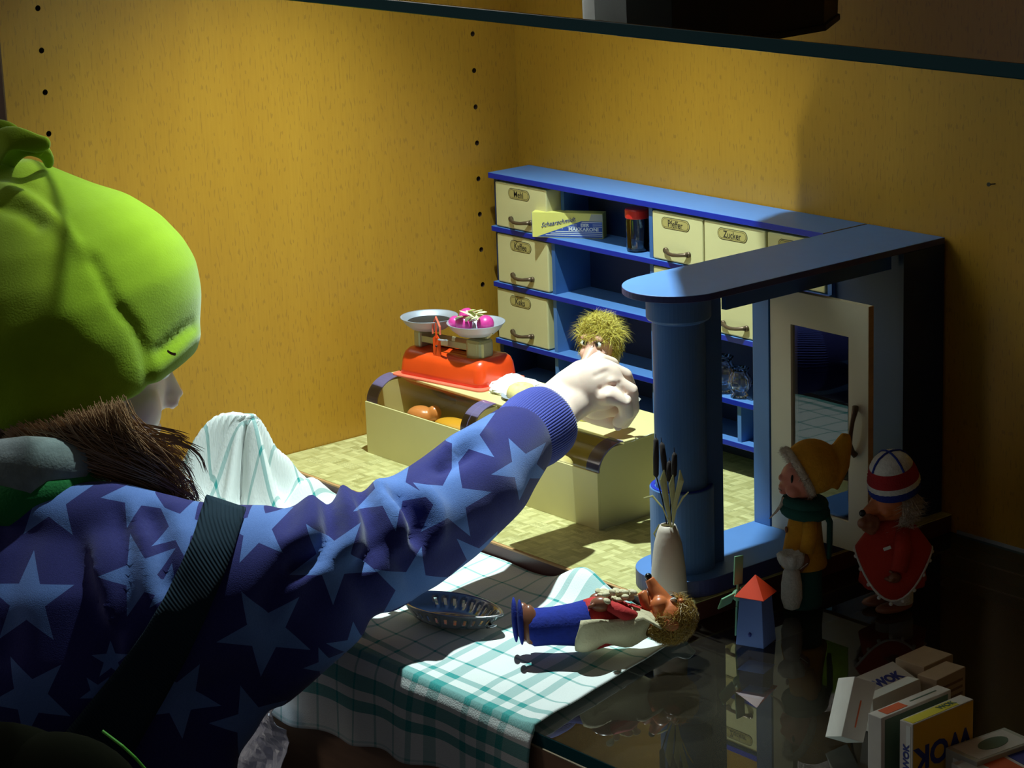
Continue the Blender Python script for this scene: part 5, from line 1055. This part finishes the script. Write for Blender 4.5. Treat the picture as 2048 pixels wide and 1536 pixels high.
limb(jb, [(40, 1200, 1.60, 200), (-120, 1230, 1.62, 185), (-250, 1330, 1.64, 170), (-300, 1520, 1.66, 150)], 24, 0.8)
jb.tube([S(30, 1120, 1.61), S(110, 1080, 1.60), S(225, 1070, 1.595), S(340, 1105, 1.595), S(440, 1130, 1.60)], [pxr(r_, 1.6) for r_ in (130, 120, 110, 112, 122)], 24, flat=0.8, up=tuple(CF))
V, N, F = baked(jb, 0.0042, 6)
rs = np.random.RandomState(5)
CRS = [([(655, 1008), (668, 1060), (640, 1110), (600, 1130)], 14, -0.0085), ([(722, 1000), (745, 1050), (752, 1090), (735, 1125)], 13, -0.0080), ([(792, 990), (822, 1020), (842, 1050), (838, 1075)], 13, -0.0110),
       ([(690, 990), (705, 1040), (700, 1100)], 18, 0.0075), ([(765, 985), (790, 1035), (800, 1090)], 18, 0.0075), ([(630, 1010), (620, 1050), (590, 1080)], 22, 0.0060), ([(850, 985), (872, 1020), (868, 1075)], 18, 0.0060),
       ([(600, 1110), (560, 1160), (530, 1230)], 22, -0.0050), ([(930, 905), (905, 920), (880, 935)], 12, -0.0080), ([(960, 870), (915, 890), (885, 920)], 14, 0.0060), ([(985, 940), (1030, 1000)], 30, 0.0020),
       ([(570, 1010), (575, 1060)], 20, -0.0030), ([(300, 1030), (325, 1090), (335, 1170)], 16, -0.0050), ([(345, 1020), (372, 1080), (375, 1140)], 18, 0.0040), ([(262, 1025), (290, 1090), (300, 1180), (330, 1260)], 18, 0.0040), ([(240, 1020), (255, 1100), (250, 1200), (215, 1330)], 16, -0.0045),
       ([(700, 1130), (740, 1200), (760, 1260)], 25, -0.0040), ([(640, 1180), (560, 1300), (520, 1400)], 40, -0.0040), ([(60, 1060), (20, 1150), (10, 1300)], 30, -0.0030), ([(790, 1085), (812, 1130), (830, 1170)], 16, -0.0050), ([(840, 1075), (900, 1110), (960, 1060)], 22, -0.0020)]
V = smoothed(creases(V, N, [(a, b * 1.05, c * (1.5 if a[0][0] > 560 else 1.1)) for a, b, c in CRS]), F, 3)
# keep the cloth out of the cuff end
jac = None
def star_group():
    g = bpy.data.node_groups.new('star_print', 'ShaderNodeTree')
    g.interface.new_socket('P', in_out='INPUT', socket_type='NodeSocketVector'); g.interface.new_socket('C', in_out='INPUT', socket_type='NodeSocketVector'); g.interface.new_socket('Radius', in_out='INPUT', socket_type='NodeSocketFloat'); g.interface.new_socket('Angle', in_out='INPUT', socket_type='NodeSocketFloat')
    g.interface.new_socket('Mask', in_out='OUTPUT', socket_type='NodeSocketFloat')
    class G: node_tree = g
    N = NT(G); gi = g.nodes.new('NodeGroupInput'); go = g.nodes.new('NodeGroupOutput')
    v = N.n('ShaderNodeVectorMath', operation='SUBTRACT'); N.put(v.inputs[0], gi.outputs[0]); N.put(v.inputs[1], gi.outputs[1]); sp = N.n('ShaderNodeSeparateXYZ'); N.put(sp.inputs[0], v.outputs[0])
    x, y = sp.outputs[0], sp.outputs[1]; r = N.m('SQRT', N.m('ADD', N.m('MULTIPLY', x, x), N.m('MULTIPLY', y, y))); a = N.m('SUBTRACT', N.m('ARCTAN2', y, x), gi.outputs[3])
    s = 2 * math.pi / 5; f = N.m('ABSOLUTE', N.m('SUBTRACT', N.m('MODULO', N.m('ADD', a, 8 * s + s / 2 + 0.0), s), s / 2))   # 0 at a tip, s/2 in a notch
    px_ = N.m('MULTIPLY', r, N.m('COSINE', f)); py_ = N.m('MULTIPLY', r, N.m('SINE', f)); ri = 0.40
    tip = (1.0, 0.0); nt_ = (ri * math.cos(s / 2), ri * math.sin(s / 2)); ex_, ey_ = nt_[0] - 1, nt_[1]; nx, ny = ey_, -ex_; L = math.hypot(nx, ny); nx /= L; ny /= L; c0 = nx
    dd = N.m('ADD', N.m('MULTIPLY', px_, nx), N.m('MULTIPLY', py_, ny)); N.put(go.inputs[0], N.m('LESS_THAN', dd, N.m('MULTIPLY', gi.outputs[2], c0))); return g
SG = star_group()
def jacket_mat():
    m = mk('navy_star_jersey', rough=0.85, spec=0.15, sheen=0.2); N = NT(m); b = m.node_tree.nodes['Principled BSDF']
    ob = N.n('ShaderNodeTexCoord').outputs['Object']; E1, E2 = CR, CU
    def dot(v):
        n = N.n('ShaderNodeVectorMath', operation='DOT_PRODUCT'); N.put(n.inputs[0], ob); n.inputs[1].default_value = tuple(v); return n.outputs['Value']
    cb = N.n('ShaderNodeCombineXYZ'); N.put(cb.inputs[0], dot(E1)); N.put(cb.inputs[1], dot(E2)); P2 = cb.outputs[0]
    base = np.array([FX, FY, -Z0])
    SL = [(40, 1207, 97, 90, 1.52), (90, 1000, 88, 90, 1.56), (269, 1156, 86, 110, 1.52), (517, 1278, 98, -98, 1.52), (659, 1127, 92, -90, 1.55), (332, 1421, 86, 58, 1.50), (38, 1408, 92, 46, 1.50), (475, 1484, 86, 104, 1.50), (777, 985, 80, -80, 1.60), (823, 1180, 84, 222, 1.60),
          (273, 985, 70, -100, 1.58), (362, 1055, 66, -75, 1.56), (503, 1062, 74, 30, 1.54), (697, 1318, 58, 92, 1.54), (640, 1352, 45, 180, 1.54), (900, 1003, 84, -62, 1.63), (1048, 935, 66, 190, 1.69), (930, 868, 74, 35, 1.70), (330, 1180, 50, -60, 1.53), (200, 1335, 40, 20, 1.50), (175, 1400, 38, -90, 1.5), (960, 1130, 70, 60, 1.64)]
    tot = None
    for u, v, r, ang, d in SL:
        p = S(u, v, d) - base; n = N.n('ShaderNodeGroup'); n.node_tree = SG; N.put(n.inputs[0], P2); n.inputs[1].default_value = (p @ E1, p @ E2, 0); n.inputs[2].default_value = pxr(r, d); n.inputs[3].default_value = math.radians(ang)
        tot = n.outputs[0] if tot is None else N.m('MAXIMUM', tot, n.outputs[0])
    fz = N.noise(ob, 900, 2); c0 = N.mix(fz, (0.013, 0.013, 0.095, 1), (0.026, 0.026, 0.165, 1)); c1 = N.mix(fz, (0.075, 0.14, 0.38, 1), (0.11, 0.20, 0.48, 1))
    N.put(b.inputs['Base Color'], N.mix(tot, c0, c1))
    bp = N.n('ShaderNodeBump'); bp.inputs['Strength'].default_value = 0.35; bp.inputs['Distance'].default_value = 0.0006; N.put(bp.inputs['Height'], N.noise(ob, 1400, 2)); N.put(b.inputs['Normal'], bp.outputs[0])
    return m
VJ = V.copy()
jac = raw(V, F).build('hoodie', jacket_mat(), ch, smooth=True)
M['cuff'] = mk('blue_ribbed_cuff', (0.034, 0.045, 0.29), 0.8, sheen=0.2, bump=(900, 0.4, 0.0005))
def cuff():
    P_ = [(1050, 872, 1.757, 74), (1064, 862, 1.765, 76), (1078, 852, 1.772, 76), (1092, 842, 1.779, 73), (1100, 836, 1.783, 68), (1098, 838, 1.781, 60)]
    C_ = [S(u, v, d) for u, v, d, r in P_]; t = nrm(C_[4] - C_[0]); e2 = nrm(np.cross(t, CF)); e3 = np.cross(t, e2); n = 504; rings = []
    P_[0] = (1030, 886, 1.745, 70); C_[0] = S(*P_[0][:3])
    for i, (c, p) in enumerate(zip(C_, P_)):
        a = np.arange(n) * 2 * math.pi / n; rr = pxr(p[3], p[2]) * (1 + 0.015 * np.sin(84 * a)); rings.append(c + np.outer(rr * np.cos(a), e2) + np.outer(rr * np.sin(a) * 0.86, e3))
    dense = [rings[0]]
    for a, b_ in zip(rings[:-1], rings[1:]): dense += [a * 0.5 + b_ * 0.5, b_]
    MB().loft(dense, cap=False).build('cuff', M['cuff'], ch, smooth=True, solid=0.0012)
cuff()
# --- collar and scarf
def band_tube(pts, rs_, m, nm, flat=0.7): return MB().tube([S(u, v, d) for u, v, d in pts], [pxr(r, 1.63) for r in rs_], 20, flat=flat, up=tuple(CF)).build(nm, m, ch, smooth=True)
band_tube([(-150, 960, 1.66), (-40, 950, 1.60), (60, 935, 1.585), (150, 925, 1.60), (210, 912, 1.64)], [62, 66, 62, 48, 24], M['scarf'], 'scarf')
band_tube([(-150, 1010, 1.64), (-60, 1020, 1.60), (20, 1010, 1.585), (100, 985, 1.585), (170, 962, 1.60), (225, 945, 1.63)], [60, 62, 50, 34, 26, 12], M['gfleece'], 'collar')
# --- hair
hb2 = MB()
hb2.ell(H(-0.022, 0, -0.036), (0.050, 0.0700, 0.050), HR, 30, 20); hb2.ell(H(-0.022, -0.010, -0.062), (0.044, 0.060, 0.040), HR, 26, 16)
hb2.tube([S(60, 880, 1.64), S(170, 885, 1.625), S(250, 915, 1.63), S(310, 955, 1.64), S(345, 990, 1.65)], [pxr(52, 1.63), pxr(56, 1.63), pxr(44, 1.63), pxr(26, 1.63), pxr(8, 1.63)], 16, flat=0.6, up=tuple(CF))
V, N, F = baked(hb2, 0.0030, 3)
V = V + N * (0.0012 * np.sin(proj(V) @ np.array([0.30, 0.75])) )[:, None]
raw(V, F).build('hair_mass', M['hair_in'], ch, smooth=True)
rs = np.random.RandomState(12); mh = MB()
for i in range(1500):
    a = rs.rand(); s0 = (10 + 232 * a + rs.randn() * 7, 868 - 62 * a ** 1.3 + rs.randn() * 8); q = rs.rand()
    en = (262 + 138 * q ** 1.2 + rs.randn() * 11, 972 + 36 * q + rs.randn() * 12)
    if rs.rand() < 0.25: en = (300 + 90 * rs.rand(), 905 + 60 * rs.rand())
    m1 = (s0[0] * 0.78 + en[0] * 0.22 + rs.randn() * 8, s0[1] * 0.50 + en[1] * 0.50 + rs.randn() * 9); m2 = (s0[0] * 0.28 + en[0] * 0.72 + 14 + rs.randn() * 10, s0[1] * 0.40 + en[1] * 0.60 - 8 + rs.randn() * 8)
    d0 = 1.592 + 0.03 * rs.rand(); P_ = [S(*s0, d0), S(*m1, d0 - 0.004), S(*m2, d0 + 0.004), S(*en, d0 + 0.012)]
    t = np.linspace(0, 1, 8)[:, None]; B = (1 - t) ** 3 * P_[0] + 3 * (1 - t) ** 2 * t * P_[1] + 3 * (1 - t) * t ** 2 * P_[2] + t ** 3 * P_[3]
    r_ = 0.00022 + 0.00022 * rs.rand(); mh.tube(B, [r_] * 5 + [r_ * 0.8, r_ * 0.6, r_ * 0.2], 3, cap=False)
for (c0, c1, c2) in (((300, 905), (372, 900), (385, 965)), ((290, 890), (400, 870), (410, 940)), ((310, 930), (400, 950), (398, 1005)), ((320, 960), (372, 985), (345, 1012)), ((300, 880), (350, 862), (375, 885)), ((330, 970), (395, 985), (392, 1015)), ((250, 850), (330, 850), (378, 875)), ((260, 870), (340, 865), (402, 905)), ((335, 700), (345, 708), (352, 706)), ((320, 930), (368, 925), (372, 990))):
    for q in range(7):
        o_ = rs.randn(3, 2) * 4; P_ = [S(c0[0] + o_[0, 0], c0[1] + o_[0, 1], 1.605), S(c1[0] + o_[1, 0], c1[1] + o_[1, 1], 1.60), S(c2[0] + o_[2, 0], c2[1] + o_[2, 1], 1.605)]
        if c0[1] < 750: P_ = [S(c0[0], c0[1] + q * 0.5, 1.62), S(c1[0], c1[1] + q * 0.6, 1.62), S(c2[0], c2[1] + q * 0.7, 1.62)]
        t = np.linspace(0, 1, 8)[:, None]; B = (1 - t) ** 2 * P_[0] + 2 * (1 - t) * t * P_[1] + t ** 2 * P_[2]; mh.tube(B, [0.0004] * 7 + [0.0001], 3, cap=False)
mh.build('hair', M['hair'], ch)['kind'] = 'stuff'
# --- trousers, shoes (below the frame, so that the child stands on the floor)
hipc = S(125, 1850, 1.60)
for s_ in (-1, 1):
    sdv = nrm([CR[0], CR[1], 0]) * 0.052 * s_; a = np.array([hipc[0], hipc[1], hipc[2]]) + sdv; foot = np.array([a[0], a[1], -Z0 + 0.035]) + sdv * 0.2
    MB().tube([a + np.array([0, 0, 0.03]), a * 0.5 + foot * 0.5 + np.array([0, 0.012, 0]), foot], [0.062, 0.046, 0.036], 20).build('trouser_leg', M['trouser'], ch, smooth=True)
    MB().ell(foot + np.array([0.02, 0.035, -0.008]), (0.034, 0.080, 0.027), R3('z', -25)).build('shoe', M['bag'], ch, smooth=True)
# ------------------------------------------------------------------ sling bag worn across the back
bg = thing('shoulder_bag', 'dark sling bag with ribbed teal-black strap across the child\'s back', 'bag', S(180, 1480, 1.50))
def strap():
    pts = [(452, 1004, 1.566, 42), (440, 1040, 1.545, 42), (425, 1090, 1.528, 43), (400, 1150, 1.517, 44), (370, 1215, 1.508, 46), (330, 1290, 1.500, 50), (280, 1370, 1.492, 56), (225, 1450, 1.486, 64), (170, 1530, 1.484, 72), (110, 1620, 1.482, 80)]
    return pts
pts = strap(); n = len(pts); Vj = VJ; Pj = proj(Vj); dj = (Vj - CAM) @ CF; L_ = []
frontv = dj < 1.68
def depth_at(u, v, dflt):
    m = frontv & (np.abs(Pj[:, 0] - u) < 12) & (np.abs(Pj[:, 1] - v) < 12)
    return dj[m].min() - 0.003 if m.any() else dflt
fine = []
for i in range(n - 1):
    for t in (0, 0.25, 0.5, 0.75): fine.append([pts[i][k] * (1 - t) + pts[i + 1][k] * t for k in range(4)])
fine.append(list(pts[-1])); rows = []
for i, (u, v, d, w_) in enumerate(fine):
    a = fine[min(i + 1, len(fine) - 1)]; b_ = fine[max(i - 1, 0)]; tg = np.array([a[0] - b_[0], a[1] - b_[1]], float); tg /= np.linalg.norm(tg); nn = np.array([tg[1], -tg[0]]) * -1
    if nn[0] < 0: nn = -nn
    row = []
    for s_ in np.linspace(-1, 1, 7):
        uu, vv = u + nn[0] * w_ * s_, v + nn[1] * w_ * s_; row.append((uu, vv, depth_at(uu, vv, None)))
    rows.append(row)
G = np.array([[c[2] if c[2] is not None else np.nan for c in r_] for r_ in rows]); 
for j in range(7):
    g = G[:, j]; ok = ~np.isnan(g); G[:, j] = np.interp(np.arange(len(g)), np.arange(len(g))[ok], g[ok])
for _ in range(3): G[1:-1] = (G[:-2] + 2 * G[1:-1] + G[2:]) / 4; G[:, 1:-1] = (G[:, :-2] + 2 * G[:, 1:-1] + G[:, 2:]) / 4
G -= 0.0025
SV = np.array([S(c[0], c[1], G[i, j]) for i, r_ in enumerate(rows) for j, c in enumerate(r_)]); SF = [(i * 7 + j, i * 7 + j + 1, (i + 1) * 7 + j + 1, (i + 1) * 7 + j) for i in range(len(rows) - 1) for j in range(6)]
raw(SV, SF).build('strap', M['webbing'], bg, smooth=True, solid=0.0022)
rib = MB(); 
for k in range(30):
    for t0 in (0.0, 0.5):
        i = k * 0.5 + t0 * 0.5
        if i > 8: continue
        q0 = np.array([(1 - (i % 1)) * SV[int(i) * 7 + 0] + (i % 1) * SV[(int(i) + 1) * 7 + 0], SV[min(int(i) + 1, len(rows) - 2) * 7 + 6]])
bb_ = MB(); bb_.ell(S(110, 1645, 1.485), (0.060, 0.026, 0.056), np.stack([CR, CF, CU], 1), 28, 18)
bb_.ell(S(-10, 1650, 1.49), (0.075, 0.028, 0.064), np.stack([CR, CF, CU], 1), 28, 18)
bb_.build('bag_body', M['bag'], bg, smooth=True)
MB().tube([S(205, 1462, 1.468), S(245, 1492, 1.463), S(270, 1515, 1.463), S(292, 1540, 1.466)], 0.0009, 8).build('piping', M['piping'], bg)
# ------------------------------------------------------------------ things held by the hand
tag(MB().tube([S(1212, 838, 1.842), S(1238, 832, 1.838), S(1244, 815, 1.838)], [0.006, 0.0062, 0.005], 14).build('pink_toy', M['pink'], smooth=True, base=S(1225, 850, 1.84)), 'pink toy piece held between the fingertips', 'toy')
hp = S(1262, 802, 1.835); tag(MB().box(hp, (0.0120, 0.0100, 0.0006), np.stack([nrm(CR + CU * 0.5), nrm(CU - CR * 0.5), -CF], 1) @ R3('z', 25)).build('paper_scrap', M['cardwhite'], base=hp), 'small white paper corner sticking out behind the fingers', 'paper')
# ------------------------------------------------------------------ raise everything onto the level of the shelf
for o in sc.objects:
    if o.parent is None and o.type in ('MESH', 'EMPTY'): o.location.z += Z0
